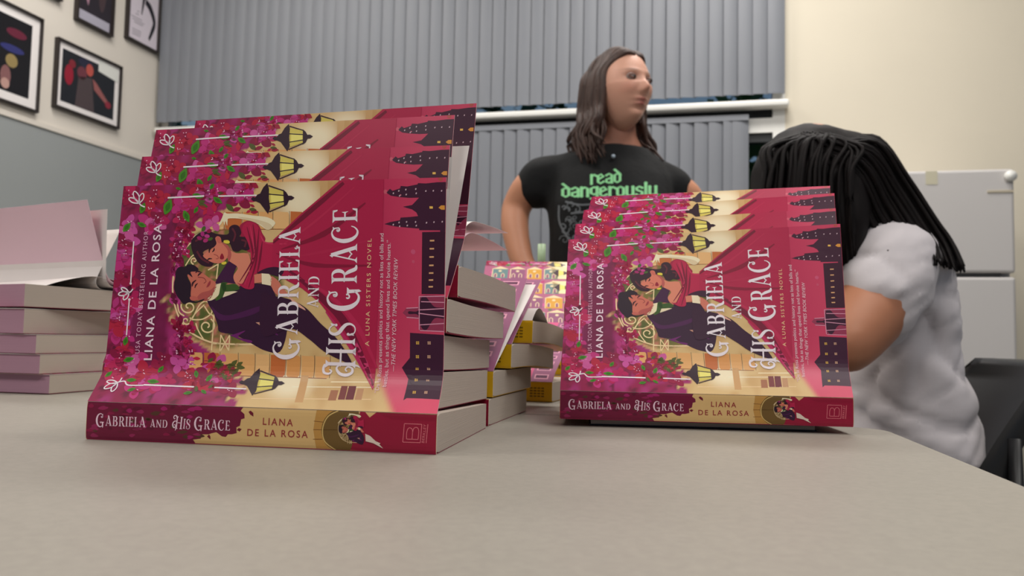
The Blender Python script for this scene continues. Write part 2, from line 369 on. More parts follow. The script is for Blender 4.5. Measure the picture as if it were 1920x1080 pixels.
    for q in ([(640, 80), (650, 200), (640, 330), (560, 500)], [(600, 100), (630, 240), (630, 330), (540, 480)], [(680, 110), (665, 250), (650, 360), (600, 520)], [(700, 200), (680, 330), (660, 420)]): Ln(q, [.3, 1.4, 1.2, .4], (122, 12, 48), 7)
    for q in ([(620, 90), (642, 240), (636, 320), (575, 500)], [(690, 160), (730, 210), (864, 215)]): Ln(q, [.3, .8, .8, .3], (204, 52, 92), 7)
    P([(660, 420), (720, 385), (790, 375), (840, 400), (810, 440), (740, 425)], (58, 18, 48), 7)
    P([(640, 430), (690, 420), (700, 480), (640, 490)], (214, 128, 104), 7, False)
    P([(690, 420), (740, 424), (758, 450), (750, 505), (690, 494)], (240, 224, 190), 8, False)
    P([(752, 440), (800, 470), (830, 520), (860, 560), (820, 580), (780, 560), (755, 510)], (208, 118, 98), 8)
def cover_base(A_):
    """soft areas of the print: colour at (u, v) mm"""
    rnd = random.Random(5)
    inv = homog([(0, BH), (BW, BH), (BW, 27), (0, 27)], [(228, 351), (834, 330), (820.5, 704), (189, 690)])
    def mixc(a, b, t):
        t = max(0.0, min(1.0, t)); return tuple(x + (y - x) * t for x, y in zip(a, b))
    def ss(a, b, x): t = max(0.0, min(1.0, (x - a) / (b - a))); return t * t * (3 - 2 * t)
    C = {k: lin(v) for k, v in dict(mag='901448', pur='a42a70', dk='661034', cream='d8b67e', glow='f4e4c0', tan='c08e54', sky='be2c54', sky2='d84c6a', crim='b21c46', wine='701042', pink='e8708a', ol='7a7034', rose='c87a66', gr='56602c').items()}
    def f(u, v):
        x, y = inv((u, v)); n = noise.noise(Vector((u * .09, v * .09, 1.3))); n2 = noise.noise(Vector((u * .25, v * .25, 7.1)))
        wall = mixc(C['cream'], C['tan'], .5 * ss(.0, .6, n) + .25 * ss(430, 620, x) * (1 - ss(400, 450, y)))
        for gx, gy, r in ((555, 375, 62), (533, 733, 60)):
            d = math.hypot(x - gx, (y - gy) * 1.1); wall = mixc(wall, C['glow'], 1 - ss(r * .2, r, d))
        c = wall
        e = ((x - 410) / 112.0) ** 2 + ((y - 545) / 118.0) ** 2     # garden seen through the arch
        gard = mixc(mixc(C['gr'], C['ol'], ss(-.3, .3, n)), C['rose'], ss(.0, .45, n2 + .3 * n))
        c = mixc(c, gard, 1 - ss(.92, 1.02, e))
        # creeper at the left
        bx = np.interp(y, [335, 372, 400, 430, 470, 560, 640, 672, 700, 730, 770], [462, 452, 400, 352, 334, 312, 330, 384, 418, 440, 436]) + 22 * n
        k = ss(5, -5, x - bx + 26 * n2)
        cr = mixc(mixc(C['mag'], C['pur'], ss(-.1, .5, n)), C['dk'], ss(.05, .5, n2 - .2 * n))
        cr = mixc(cr, C['wine'], .85 * ss(0, 8, x - (300 - y * .085 - 14)) * ss(0, 8, 352 - y * .085 - x + 8) * ss(408, 424, y) * ss(706, 690, y))
        c = mixc(c, cr, k)
        # dusk sky at the right
        sx = 640 + (y - 337) * .1
        sk = mixc(C['sky'], C['sky2'], ss(690, 800, x) * .5 + ss(600, 780, y) * .6)
        sk = mixc(sk, C['crim'], ss(720, 640, x) * .8)
        sk = mixc(sk, C['pink'], (1 - ss(10, 60, math.hypot(x - 730, y - 740))) * .35)
        edge = 632 if y < 560 else 632 + (y - 560) * .42
        c = mixc(c, sk, ss(edge - 10, edge + 10, x))
        return c
    return f
def flower(A, x, y, r, col, lay, rnd):
    a0 = rnd.uniform(0, 6.28)
    for k in range(3):
        a = a0 + k * 2.1 + rnd.uniform(-.2, .2); c, s = math.cos(a), math.sin(a)
        pts = [(0, 0), (.35, -.42), (.8, -.36), (1.15, .02), (.78, .4), (.3, .38)]
        A.poly([(x + (px * c - py * s) * r, y + (px * s + py * c) * r) for px, py in pts], col, lay, True)
    for k in range(3 if rnd.random() < .4 else 0):
        a = rnd.uniform(0, 6.28); d = rnd.uniform(.1, .35) * r
        A.poly(ell(x + math.cos(a) * d, y + math.sin(a) * d, 1.4, 1.0, a, 6), (240, 190, 214), lay + 1)
        A.line([(x, y), (x + math.cos(a) * d, y + math.sin(a) * d)], .22, (90, 10, 50), lay)
def lamp(A, tip, end, lay):
    """hanging street lantern, drawn along tip -> end"""
    t = np.array(tip, float); e = np.array(end, float); d = e - t; n = np.array([-d[1], d[0]])
    def Q(pts): return [tuple(t + d * a + n * b) for a, b in pts]
    D = (46, 18, 36)
    A.poly(Q([(.42, -.26), (.76, -.16), (.76, .15), (.42, .25)]), (214, 196, 92), lay)
    A.poly(Q([(.46, -.12), (.74, -.08), (.74, .1), (.46, .14)]), (238, 226, 120), lay + 1)
    A.poly(Q([(0, 0), (.05, -.05), (.1, -.03), (.16, -.1), (.22, -.12), (.3, -.26), (.4, -.36), (.43, -.22), (.41, 0), (.43, .22), (.37, .36), (.28, .22), (.2, .1), (.12, .06), (.05, .05)]), D, lay + 2)
    A.poly(Q([(.75, -.2), (.82, -.13), (.86, -.05), (.93, -.05), (1.0, 0), (.93, .05), (.87, .05), (.82, .15), (.75, .2)]), D, lay + 2)
    for a, b in (((.42, -.3), (.76, -.17)), ((.42, -.1), (.76, -.06)), ((.42, .12), (.76, .08)), ((.4, .31), (.76, .17))): A.line(Q([a, b]), .7, D, lay + 2)
def sprig(A, x, y, a, s, lay):
    c, sn = math.cos(a), math.sin(a)
    def Q(pts): return [(x + (px * c - py * sn) * s, y + (px * sn + py * c) * s) for px, py in pts]
    for ang, L in ((-.7, 1.0), (.05, 1.15), (.8, .95)):
        ca, sa = math.cos(ang), math.sin(ang)
        lp = [(0, 0), (.3, .14), (.6, .2), (.9, .12), (1.0, 0), (.9, -.12), (.6, -.2), (.3, -.14), (0, 0)]
        A.line(Q([(.12 + (px * ca - py * sa) * L, (px * sa + py * ca) * L) for px, py in lp]), .75, WHITE, lay, True)
    A.line(Q([(.2, 0), (-.1, .05), (-.4, .3)]), .8, WHITE, lay, True)
def make_cover_art():
    A = Art(cov_map); rnd = random.Random(11)
    # stone blocks
    for (y0, y1, x0, x1, sl) in ((399, 434, 385, 560, -.02), (669, 714, 342, 600, .03)):
        x = x0; k = 0
        while x < x1:
            w = rnd.uniform(26, 34); c = [(226, 168, 104), (218, 150, 84), (196, 106, 52), (230, 180, 120)][(k * 7 + 3) % 4 if rnd.random() < .8 else 0]
            yo = (x - x0) * sl
            A.poly([(x + 2, y0 + yo + 1), (x + w - 3, y0 + yo + 2), (x + w - 1, y0 + yo + 6), (x + w - 2, y1 + yo - 4), (x + w - 5, y1 + yo), (x + 4, y1 + yo - 1), (x + 1, y1 + yo - 5)], c, 1)
            A.line([(x + w, y0 + yo), (x + w - 1, y1 + yo)], .3, (120, 60, 30), 1); x += w; k += 1
        A.line([(x0, y1), (x1, y1 + (x1 - x0) * sl)], .5, (150, 90, 50), 1)
    for (x, y, w, h, c) in ((552, 715, 14, 62, (206, 158, 104)), (596, 336, 14, 56, (206, 164, 110)), (630, 738, 12, 32, (122, 50, 50)), (644, 738, 14, 32, (110, 36, 48)), (612, 748, 14, 24, (164, 104, 72)), (661, 744, 12, 26, (190, 140, 100)), (610, 728, 90, 2, (250, 232, 190)), (470, 768, 220, 1.5, (240, 206, 160)), (540, 740, 150, 1.5, (252, 240, 210))):
        A.poly([(x, y), (x + w, y), (x + w - 1, y + h), (x - 2, y + h)], c, 1)
    couple(A, 1)
    # skirt sweeping to the right
    A.poly([(505, 452), (560, 400), (600, 366), (633, 337), (716, 334), (712, 420), (700, 560), (694, 640), (690, 748), (672, 716), (648, 662), (618, 612), (588, 572), (556, 545), (528, 530), (500, 500)], (176, 26, 70), 8)
    for q, w, c in (([(505, 458), (560, 410), (600, 376), (640, 342)], [1, 3, 3, 2], (118, 12, 46)), ([(520, 470), (600, 440), (680, 380)], [.5, 3.5, 1], (134, 14, 50)), ([(510, 478), (580, 500), (690, 500)], [.4, 2.6, .8], (136, 14, 52)),
                    ([(520, 500), (590, 560), (640, 620), (690, 740)], [.5, 4, 5, 1], (118, 12, 50)), ([(540, 520), (610, 560), (660, 620), (694, 700)], [.5, 2, 3, 1], (188, 36, 80)), ([(520, 462), (580, 420), (660, 350)], [.4, 1.6, .6], (184, 36, 76)), ([(530, 486), (600, 474), (690, 450)], [.4, 1.8, .5], (180, 32, 74)), ([(650, 640), (670, 690), (690, 742)], [1, 4, 1], (206, 60, 110)), ([(600, 590), (640, 650), (672, 712)], [.6, 2.4, 1], (190, 40, 96))):
        A.line(q, w, c, 9, True)
    A.poly(KT([(0, 560), (60, 570), (160, 590), (250, 640), (330, 730), (420, 820), (500, 960), (430, 940), (340, 890), (260, 820), (160, 760), (0, 800)]), (54, 16, 46), 9, True)
    A.poly(KT([(140, 560), (240, 640), (248, 655), (190, 625)]), (226, 170, 150), 10)
    # town at dusk
    A.poly(KS([(62, 572), (85, 548), (100, 560), (145, 545), (150, 530), (190, 533), (250, 520), (255, 512), (300, 514), (370, 506), (430, 504), (428, 800), (382, 810), (380, 798), (255, 798), (255, 788), (200, 784), (150, 780), (110, 776), (80, 770), (46, 762), (80, 750), (140, 738), (145, 722), (200, 718), (250, 712), (240, 690), (215, 672), (160, 656), (215, 645), (240, 620), (258, 600), (200, 602), (145, 598), (90, 590)]), PLUM, 1)
    A.poly(KQ([(388, 15), (536, 10), (524, 385), (376, 385)]), (58, 16, 40), 1)
    A.poly(KQ([(303, 618), (500, 630), (520, 632), (508, 1045), (380, 1037), (295, 1035), (278, 1052), (290, 900), (250, 830), (298, 770)]), (60, 18, 46), 1)
    A.poly(KQ([(262, 498), (285, 470), (355, 465), (362, 400), (400, 388), (520, 395), (514, 615), (420, 608), (362, 604), (355, 528), (290, 524)]), (150, 52, 82), 1)
    A.poly(KQ([(372, 410), (400, 400), (450, 460), (515, 470), (515, 530), (450, 530), (400, 600), (368, 580), (352, 510), (300, 505), (300, 488), (352, 485)]), (58, 18, 44), 2, True)
    for q in ([(360, 400), (520, 396)], [(372, 430), (515, 434)], [(285, 470), (355, 466)], [(285, 525), (355, 530)], [(355, 480), (515, 470)], [(355, 500), (515, 520)], [(362, 570), (512, 560)], [(362, 604), (512, 610)], [(362, 400), (358, 600)]): A.line(KQ(q), .5, (222, 150, 176), 3)
    for y in (65, 113, 162, 212, 258, 300, 340): A.poly(KQ([(432 - (y - 65) * .05, y - 4), (458 - (y - 65) * .05, y - 5), (458 - (y - 65) * .05, y + 4), (432 - (y - 65) * .05, y + 5)]), (226, 170, 120), 2)
    for i, y in enumerate((678, 762, 834, 906, 992)):
        for (xx, c) in ((345 - i * 3, (216, 170, 74)), (413 - i * 3, (206, 160, 130))):
            for dx in (-8, 2):
                for dy in (-8, 2): A.poly(KQ([(xx + dx, y + dy), (xx + dx + 8, y + dy), (xx + dx + 8, y + dy + 8), (xx + dx, y + dy + 8)]), c, 2)
    for (x, y) in ((105, 575), (138, 560), (142, 590), (180, 552), (182, 582), (240, 548), (242, 574), (300, 560), (345, 558), (395, 558), (100, 765), (135, 752), (138, 775), (180, 748), (184, 770), (234, 748), (238, 770), (300, 752), (345, 748), (395, 745)): A.poly(KS(ell(x, y, 4, 6, .4, 8)), (206, 176, 186), 2)
    A.poly(KS([(320, 652), (340, 652), (340, 666), (320, 666)]), (240, 190, 90), 2); A.poly(KS([(374, 660), (390, 646), (412, 646), (412, 672), (390, 672)]), (222, 150, 60), 2)
    for (x, y, r, c) in ((58, 566, 12, (206, 90, 110)), (215, 930, 14, (206, 84, 120)), (390, 484, 14, (180, 80, 70)), (215, 990, 9, (200, 80, 110)), (148, 585, 4, (220, 120, 140)), (40, 625, 3, (230, 140, 160))): A.poly(KS(ell(x, y, r, r * 1.1)), c, 1)
    # creeper flowers
    cols = [(176, 22, 86), (190, 44, 120), (184, 30, 84), (198, 78, 152), (150, 16, 64), (204, 88, 152), (180, 28, 60), (136, 14, 60)]
    for i in range(120):
        t = i % 3
        if t == 0: x = rnd.uniform(228, 462); y = rnd.uniform(346, 378 if x > 400 else 425)
        elif t == 1: x, y = rnd.uniform(186, 432), rnd.uniform(676, 752)
        else: x, y = rnd.uniform(203, 238), rnd.uniform(420, 700)
        xmin = 228 - (y - 351) * .112 + 8
        if x < xmin: x = xmin + 3
        flower(A, x, max(y, 356), rnd.uniform(12, 22), cols[i % 8], 2 + (i // 10) % 3, rnd)
    for i in range(46):
        x = rnd.uniform(318, 350); y = rnd.uniform(425, 500) if i % 2 else rnd.uniform(610, 680)
        flower(A, x, y, rnd.uniform(6, 11), [(176, 24, 76), (160, 18, 60), (184, 44, 110)][i % 3], 3, rnd)
    for i in range(60):
        x, y = (rnd.uniform(370, 474), rnd.uniform(346, 400)) if i % 2 else (rnd.uniform(345, 436), rnd.uniform(676, 748))
        A.leaf(x, y, rnd.uniform(0, 6.28), rnd.uniform(5, 11), [(180, 20, 54), (160, 18, 56), (190, 30, 64), (150, 16, 60), (84, 90, 40)][i % 5], 4)
    for i in range(70):
        x = rnd.choice([rnd.uniform(204, 236), rnd.uniform(312, 334)]); y = rnd.uniform(430, 690)
        if x < 228 - (y - 351) * .112 + 5: continue
        A.leaf(x, y, rnd.uniform(.9, 2.0), rnd.uniform(7, 15), [(180, 48, 118), (120, 14, 56), (190, 60, 134), (100, 12, 50), (150, 26, 84)][i % 5], 3)
    for i in range(26): A.leaf(rnd.uniform(395, 440), rnd.uniform(690, 722), rnd.uniform(-1.2, .4), rnd.uniform(5, 9), (88, 92, 40), 4)
    G = (72, 134, 30)
    for (x, y, a, L) in ((263, 393, -1.2, 11), (310, 390, -1.2, 16), (344, 408, 1.2, 12), (366, 369, .3, 10), (362, 396, 2.1, 7), (403, 377, .6, 10), (233, 430, -.9, 11), (261, 425, .4, 9), (227, 649, -1.3, 9), (232, 685, -.3, 10), (243, 728, 0, 9), (283, 731, .1, 11), (292, 704, -1, 8), (358, 714, 1.3, 8), (383, 722, -1.1, 9), (249, 750, -.4, 8), (352, 757, -.2, 8), (380, 754, .7, 7), (199, 715, -.9, 8), (393, 350, -1, 7), (330, 355, .2, 5)):
        A.leaf(x, y, a, L, G, 7); A.leaf(x, y, a, L * .55, (52, 108, 20), 8)
    # white rules and sprigs
    W = WHITE
    A.line([(310, 373), (378, 369)], 1.0, W, 9); A.line([(404, 369), (476, 367)], .9, W, 9)
    A.line([(268, 739), (360, 743)], 1.0, W, 9); A.line([(397, 744), (456, 747)], .9, W, 9)
    A.line([(245.5, 457), (238.5, 537)], .8, W, 9); A.line([(235.5, 569), (229, 638)], .8, W, 9)
    A.poly(ell(238.5, 538, 2.4, 2.4, 0, 8), W, 9); A.poly(ell(235.5, 569, 2.4, 2.4, 0, 8), W, 9)
    sprig(A, 258, 386, -2.0, 21, 9); sprig(A, 237, 555, 2.9, 17, 9); sprig(A, 222, 733, 2.5, 21, 9)
    A.line(spline([(222, 733), (232, 731), (240, 740), (268, 740)], 4, False), .8, W, 9)
    lamp(A, (465, 374), (547, 371), 6); lamp(A, (439, 731), (524, 733), 6)
    # lettering
    put_text(A, serif('GABRIELA', (0,), 1.2, .03), (543, 683), (557, 426), 38, WHITE, 13)
    put_text(A, serif('AND', (), 1, .12), (586, 583), (590, 520), 20, WHITE, 13)
    put_text(A, serif('HIS', (0,), 1.12, .04), (650, 712), (656, 609), 50, WHITE, 13)
    put_text(A, serif('GRACE', (0,), 1.2, .04), (658, 587), (665, 388), 47, WHITE, 13)
    put_text(A, sans('LIANA DE LA ROSA', 1.16, .012), (274, 686), (298, 423), 14, (240, 214, 226), 10)
    put_text(A, sans('USA TODAY BESTSELLING AUTHOR', 1.25, .004), (252, 673), (273, 437), 8, (226, 170, 196), 10)
    put_text(A, sans('A LUNA SISTERS NOVEL', 1.35), (680, 657), (690, 448), 7.5, (240, 200, 150), 11)
    put_text(A, sans('\u201cDe la Rosa presents politics and history not as lists of bills and'), (701, 754), (713, 438), 7.5, (240, 204, 214), 11)
    put_text(A, sans('battles, but as things that upend lives and bruise hearts.\u201d'), (714, 740), (726, 451), 7.5, (240, 204, 214), 11)
    put_text(A, sans('\u2014THE NEW YORK TIMES BOOK REVIEW', 1.05, 0, .25), (728, 707), (739, 485), 7.5, (240, 204, 214), 11)
    return A
def make_spine_art():
    A = Art(spn_map); rnd = random.Random(3); W = (240, 206, 220)
    X = lambda pts: KB(pts)
    mg = [(140, 20, 66), (104, 18, 46), (160, 28, 96), (84, 50, 36), (96, 12, 44), (150, 34, 84)]
    A.poly(KB([(75, 480), (600, 505), (1200, 525), (1700, 545), (1680, 580), (1720, 610), (1725, 650), (1690, 660), (1680, 720), (1645, 735), (1650, 790), (1600, 800), (1560, 800), (1540, 825), (1500, 820), (1440, 780), (1390, 790), (1360, 800), (1290, 800), (1280, 840), (1200, 850), (1220, 885), (1060, 885), (600, 870), (160, 852), (60, 830)]), (112, 14, 52), 1)
    for i in range(60):
        x, y = rnd.uniform(90, 1330), rnd.uniform(505, 840)
        A.poly(KB(spline([(x + rnd.uniform(-60, -20), y), (x, y - rnd.uniform(10, 26)), (x + rnd.uniform(20, 60), y + rnd.uniform(-8, 8)), (x, y + rnd.uniform(8, 22))], 3)), mg[i % 6], 2)
    for q in ([(1760, 590), (1780, 578), (1810, 600), (1815, 635), (1780, 615)], [(1650, 760), (1670, 740), (1700, 752), (1680, 775)], [(1345, 820), (1365, 800), (1380, 820), (1380, 850)]): A.poly(KB(q), (110, 14, 40), 2)
    A.poly(KD([(1080, 596), (1130, 600), (1180, 650), (1240, 604), (1850, 630), (1870, 995), (1310, 970), (960, 950), (1040, 830), (1050, 700)]), (150, 16, 52), 1)
    A.poly(KD([(1240, 604), (1850, 630), (1852, 690), (1400, 670)]), (140, 14, 46), 2)
    put_text(A, serif('GABRIELA', (0,), 1.3, .03), (181.5, 799), (278, 803), 17, W, 6)
    put_text(A, serif('AND', (), 1, .08), (286, 802.5), (320, 804), 13, W, 6)
    put_text(A, serif('HIS', (0,), 1.25, .05), (330, 803.5), (363, 807), 17, W, 6)
    put_text(A, serif('GRACE', (0,), 1.3, .04), (370, 806), (438.5, 809.5), 17, W, 6)
    put_text(A, sans('LIANA', 1.3, .006), (499, 799.5), (555, 802.5), 12, (150, 40, 50), 6)
    put_text(A, sans('DE LA ROSA', 1.3, .006), (471, 818.5), (584, 822.5), 12, (150, 40, 50), 6)
    # arch and couple
    stones = (190, 140, 70)
    A.poly(KD([(640, 580), (1000, 592), (960, 950), (660, 935), (622, 760)]), stones, 1)
    for q in ([(622, 680), (720, 690)], [(622, 760), (960, 765)], [(625, 850), (720, 850)]): A.line(KD(q), .3, (120, 70, 30), 2)
    A.poly(KD([(830, 582), (1060, 590), (1040, 800), (1000, 960), (880, 965), (760, 900), (705, 780), (730, 660)]), (112, 84, 40), 2, True)
    A.line(KD([(860, 585), (760, 640), (716, 750), (745, 870), (860, 955)]), .6, (214, 180, 110), 3, True)
    mini = Art(cov_map); couple(mini, 0)
    c0 = np.array(cov_map((290 + 430 / 3.6, 400 + 500 / 3.6))); t0 = np.array(spn_map(KD([(990, 760)])[0])); k = .2
    A.P += mini.xform(lambda p: tuple(t0 + (np.array(p) - c0) * k), 4)
    A.poly(KD([(1150, 800), (1200, 820), (1260, 870), (1310, 890), (1300, 900), (1340, 940), (1280, 910), (1240, 890), (1160, 870)]), (226, 206, 190), 14)
    # publisher's mark: a boxed B with the name set beside it
    L = (226, 120, 130)
    b = KD([(1532, 708), (1705, 716), (1705, 886), (1530, 880)])
    for i in range(4): A.line([b[i], b[(i + 1) % 4]], .35, L, 5)
    A.line(KD([(1565, 852), (1680, 856)]), .35, L, 5); A.line(KD([(1565, 852), (1562, 790), (1575, 752), (1600, 750), (1618, 775), (1620, 852)]), .35, L, 5, True)
    A.line(KD([(1620, 790), (1630, 752), (1660, 745), (1680, 775), (1680, 856)]), .35, L, 5, True)
    A.line(KD([(1765, 716), (1763, 890)]), .35, L, 5)
    put_text(A, sans('BERKLEY', 1.1), KD([(1745, 888)])[0], KD([(1750, 718)])[0], 5, L, 5)
    return A
# ---- the other novel: a sunny town front ------------------------------
def make_town_art(seed=1):
    A = Art(lambda p: p); rnd = random.Random(seed)
    def R(u0, u1, v0, v1, c, l): A.poly([(u0, v0), (u1, v0), (u1, v1), (u0, v1)], c, l, raw=True)
    Y = (214, 154, 50); C_ = (228, 206, 164); T = (104, 132, 134); MV = (146, 84, 118); PK = (206, 84, 130)
    def window(x, y, s, c, g):
        A.poly([(x, y), (x + 5 * s, y), (x + 5 * s, y + 8 * s), (x + 2.5 * s, y + 11 * s), (x, y + 8 * s)], c, 3, raw=True)
        A.poly([(x + s, y), (x + 4 * s, y), (x + 4 * s, y + 7.5 * s), (x + 2.5 * s, y + 9.5 * s), (x + s, y + 7.5 * s)], g, 4, raw=True)
    def house(x, v, w, c, l=2):
        R(x, x + w, v, v + 24, c, l); A.poly([(x - 1, v + 24), (x + w / 2, v + 31), (x + w + 1, v + 24)], C_, l, raw=True)
        window(x + 2.5, v + 3, 1, C_, MV); window(x + w * .58, v + 3, 1, C_, MV); A.poly(ell(x + w / 2, v + 19, 2.4, 2.4), C_, 3, raw=True); R(x, x + 1.2, v, v + 24, C_, 3)
    for i in range(70):
        u, v = rnd.uniform(0, BW), rnd.uniform(0, BH); A.poly(ell(u, v, rnd.uniform(2, 6), rnd.uniform(2, 4), u), [(186, 50, 116), (206, 90, 150), (170, 70, 110), (104, 120, 80)][i % 4], 1, raw=True)
    for b, v in enumerate((3, 37, 71, 105)):
        x = 6 + 5 * (b % 2); k = b
        while x < 160:
            w = rnd.uniform(19, 25)
            if b == 3 and 88 < x < 118: x = 122; continue
            house(x, v, w, [Y, T, Y, T, MV][k % 5]); x += w + 3; k += 1
    R(94, 119, 106, BH, (240, 220, 172), 2)
    A.poly([(96, 121), (101, 127), (104, 130), (104, 112), (101, 115)], (56, 24, 40), 4, raw=True); A.poly([(104, 128), (111, 125), (111, 117), (104, 114)], (236, 218, 110), 4, raw=True); A.poly([(111, 126), (118, 121), (111, 116)], (56, 24, 40), 4, raw=True)
    # edge band by the foot of the cover: mauve arcade, pink strip
    R(168, 186, 0, BH, PK, 5); R(186, BW, 0, BH, MV, 5)
    for k in range(10):
        v = 4 + 13.4 * k; R(189, 204, v, v + 7, (214, 150, 172), 6); R(190.5, 202.5, v + 1.5, v + 5.5, (96, 44, 76), 7)
        R(170, 183, v, v + 2.2, WHITE, 6); R(170, 176, v + 4, v + 6.5, (60, 24, 44), 6)
    return A
# ------------------------------------------------------------------ bound books
L_M, W_M = 0.2096, 0.1397
US = np.unique(np.round(np.concatenate([np.linspace(0, BW, 120)]), 4))
VS = np.unique(np.round(np.concatenate([np.arange(0, 42, 1.5), np.linspace(42, BH, 60)]), 4))
def prep(art, U, V, wid, hei, base=None):
    """flatten the drawing: base colour grid + tessellated decals cut on the same lines; returns (uv, layer, colour, faces)"""
    bm = bmesh.new(); cols = []
    for pts, c, lay in art.P:
        q = [pts[0]]
        for p in pts[1:]:
            if abs(p[0] - q[-1][0]) + abs(p[1] - q[-1][1]) > 1e-4: q.append(p)
        if len(q) < 3: continue
        ar = sum(q[i - 1][0] * q[i][1] - q[i][0] * q[i - 1][1] for i in range(len(q)))
        if abs(ar) < 1e-5: continue
        vs = [bm.verts.new((p[0], p[1], lay)) for p in q]; cols.append(c)
        tris = [(0, 1, 2)] if len(q) == 3 else tessellate_polygon([[Vector((p[0], p[1], 0)) for p in q]])
        for t in tris:
            a, b, d = (q[i] for i in t)
            s = (b[0] - a[0]) * (d[1] - a[1]) - (d[0] - a[0]) * (b[1] - a[1])
            if abs(s) < 1e-7: continue
            try: f = bm.faces.new([vs[i] for i in (t if s > 0 else t[::-1])]); f.material_index = len(cols) - 1
            except ValueError: pass
    def cut(co, no, clear=False):
        bmesh.ops.bisect_plane(bm, geom=bm.verts[:] + bm.edges[:] + bm.faces[:], dist=1e-5, plane_co=co, plane_no=no, clear_outer=clear)
    m = .15
    cut((m, 0, 0), (-1, 0, 0), True); cut((wid - m, 0, 0), (1, 0, 0), True); cut((0, m, 0), (0, -1, 0), True); cut((0, hei - m, 0), (0, 1, 0), True)
    if V is VS:
        for v in list(VS[VS < 42][2::2]) + list(np.arange(46, hei, 8)): cut((0, float(v), 0), (0, 1, 0))
        for u in np.arange(12, wid, 12): cut((float(u), 0, 0), (1, 0, 0))
    else:
        for v in V[1:-1]: cut((0, float(v), 0), (0, 1, 0))
    bm.verts.index_update()
    n = len(bm.verts); uv = np.array([v.co[:] for v in bm.verts]).reshape(-1, 3); col = np.zeros((n, 3)); F = []
    for f in bm.faces:
        ids = [v.index for v in f.verts]; F.append(ids)
        for i in ids: col[i] = cols[f.material_index]
    bm.free()
    # base grid on top of the list
    nu, nv = len(U), len(V); g = np.array([(u, v, 0.0) for v in V for u in U])
    gc = np.array([base(u, v) for v in V for u in U]) if callable(base) else np.tile(np.array(lin(base)), (nu * nv, 1))
    G = [(j * nu + i, j * nu + i + 1, (j + 1) * nu + i + 1, (j + 1) * nu + i) for j in range(nv - 1) for i in range(nu - 1)]
    k = len(g)
    return np.vstack([g, uv]), np.vstack([gc, col]), G + [tuple(i + k for i in f) for f in F], (nu, nv)
def surface(profL, profR, shear=0.0, t=0.022, skew=0.0):
    """ruled sheet hinged at (y=0, z=t): angle profiles [(v mm, degrees)] at its two ends"""
    s = np.arange(0, 141, 0.5)
    def integ(pr):
        a = np.interp(s, [p[0] for p in pr], [p[1] for p in pr])
        k = np.ones(13) / 13; ap = np.pad(a, 6, mode='edge'); a = np.radians(np.convolve(ap, k, 'valid'))
        return np.concatenate([[0], np.cumsum(np.cos(a[:-1]) * .5)]) / 1000, np.concatenate([[0], np.cumsum(np.sin(a[:-1]) * .5)]) / 1000
    yl, zl = integ(profL); yr, zr = integ(profR)
    def f(u, v):
        w = u / BW
        y = np.interp(v, s, yl) * (1 - w) + np.interp(v, s, yr) * w; z = np.interp(v, s, zl) * (1 - w) + np.interp(v, s, zr) * w
        return np.stack([u / 1000 + (shear + skew * w) * (v / BH), y, z + t], -1)
    def fn(u, v):
        p = f(u, v); e = .4
        du = f(u + e, v) - f(u - e, v); dv = f(u, np.minimum(v + e, 139)) - f(u, np.maximum(v - e, 0))
        n = np.cross(du, dv); n /= np.linalg.norm(n, axis=1)[:, None]; return p, n
    return fn
EPS = 2.6e-5
def sheet(name, data, fn, mats, parent, th=0.0004, back=None):
    uvl, col, F, (nu, nv) = data
    P, N = fn(uvl[:, 0], uvl[:, 1]); P = P + N * (uvl[:, 2:3] * EPS)
    k = nu * nv; B = P[:k] - N[:k] * th; off = len(P)
    V = np.vstack([P, B]); F = list(F); nf = len(F)
    def g(i, j): return j * nu + i
    for j in range(nv - 1):
        for i in range(nu - 1): F.append((off + g(i, j), off + g(i, j + 1), off + g(i + 1, j + 1), off + g(i + 1, j)))
    for i in range(nu - 1):
        F.append((g(i + 1, 0), g(i, 0), off + g(i, 0), off + g(i + 1, 0))); F.append((g(i, nv - 1), g(i + 1, nv - 1), off + g(i + 1, nv - 1), off + g(i, nv - 1)))
    for j in range(nv - 1):
        F.append((g(0, j), g(0, j + 1), off + g(0, j + 1), off + g(0, j))); F.append((g(nu - 1, j + 1), g(nu - 1, j), off + g(nu - 1, j), off + g(nu - 1, j + 1)))
    o = mesh_obj(name, V, F, mats, parent, cols=np.vstack([col, np.ones((k, 3)) * .8]))
    mi = [0] * nf + [1] * (len(F) - nf); o.data.polygons.foreach_set('material_index', mi)
    return o
def leaf_sheet(name, fn, m, parent, vmax=132, u0=1.0, u1=BW - 1.0, th=0.00018):
    U = np.linspace(u0, u1, 24); V = np.linspace(0.5, vmax, 40); g = np.array([(u, v) for v in V for u in U])
    P, N = fn(g[:, 0], g[:, 1]); nu, nv = 24, 40; B = P - N * th; off = len(P); F = []
    def q(i, j): return j * nu + i
    for j in range(nv - 1):
        for i in range(nu - 1):
            F.append((q(i, j), q(i + 1, j), q(i + 1, j + 1), q(i, j + 1))); F.append((off + q(i, j), off + q(i, j + 1), off + q(i + 1, j + 1), off + q(i + 1, j)))
    for i in range(nu - 1): F.append((q(i, nv - 1), q(i + 1, nv - 1), off + q(i + 1, nv - 1), off + q(i, nv - 1)))
    for j in range(nv - 1):
        F.append((q(0, j), q(0, j + 1), off + q(0, j + 1), off + q(0, j))); F.append((q(nu - 1, j + 1), q(nu - 1, j), off + q(nu - 1, j), off + q(nu - 1, j + 1)))
    o = mesh_obj(name, np.vstack([P, B]), F, m, parent, smooth=False); return o

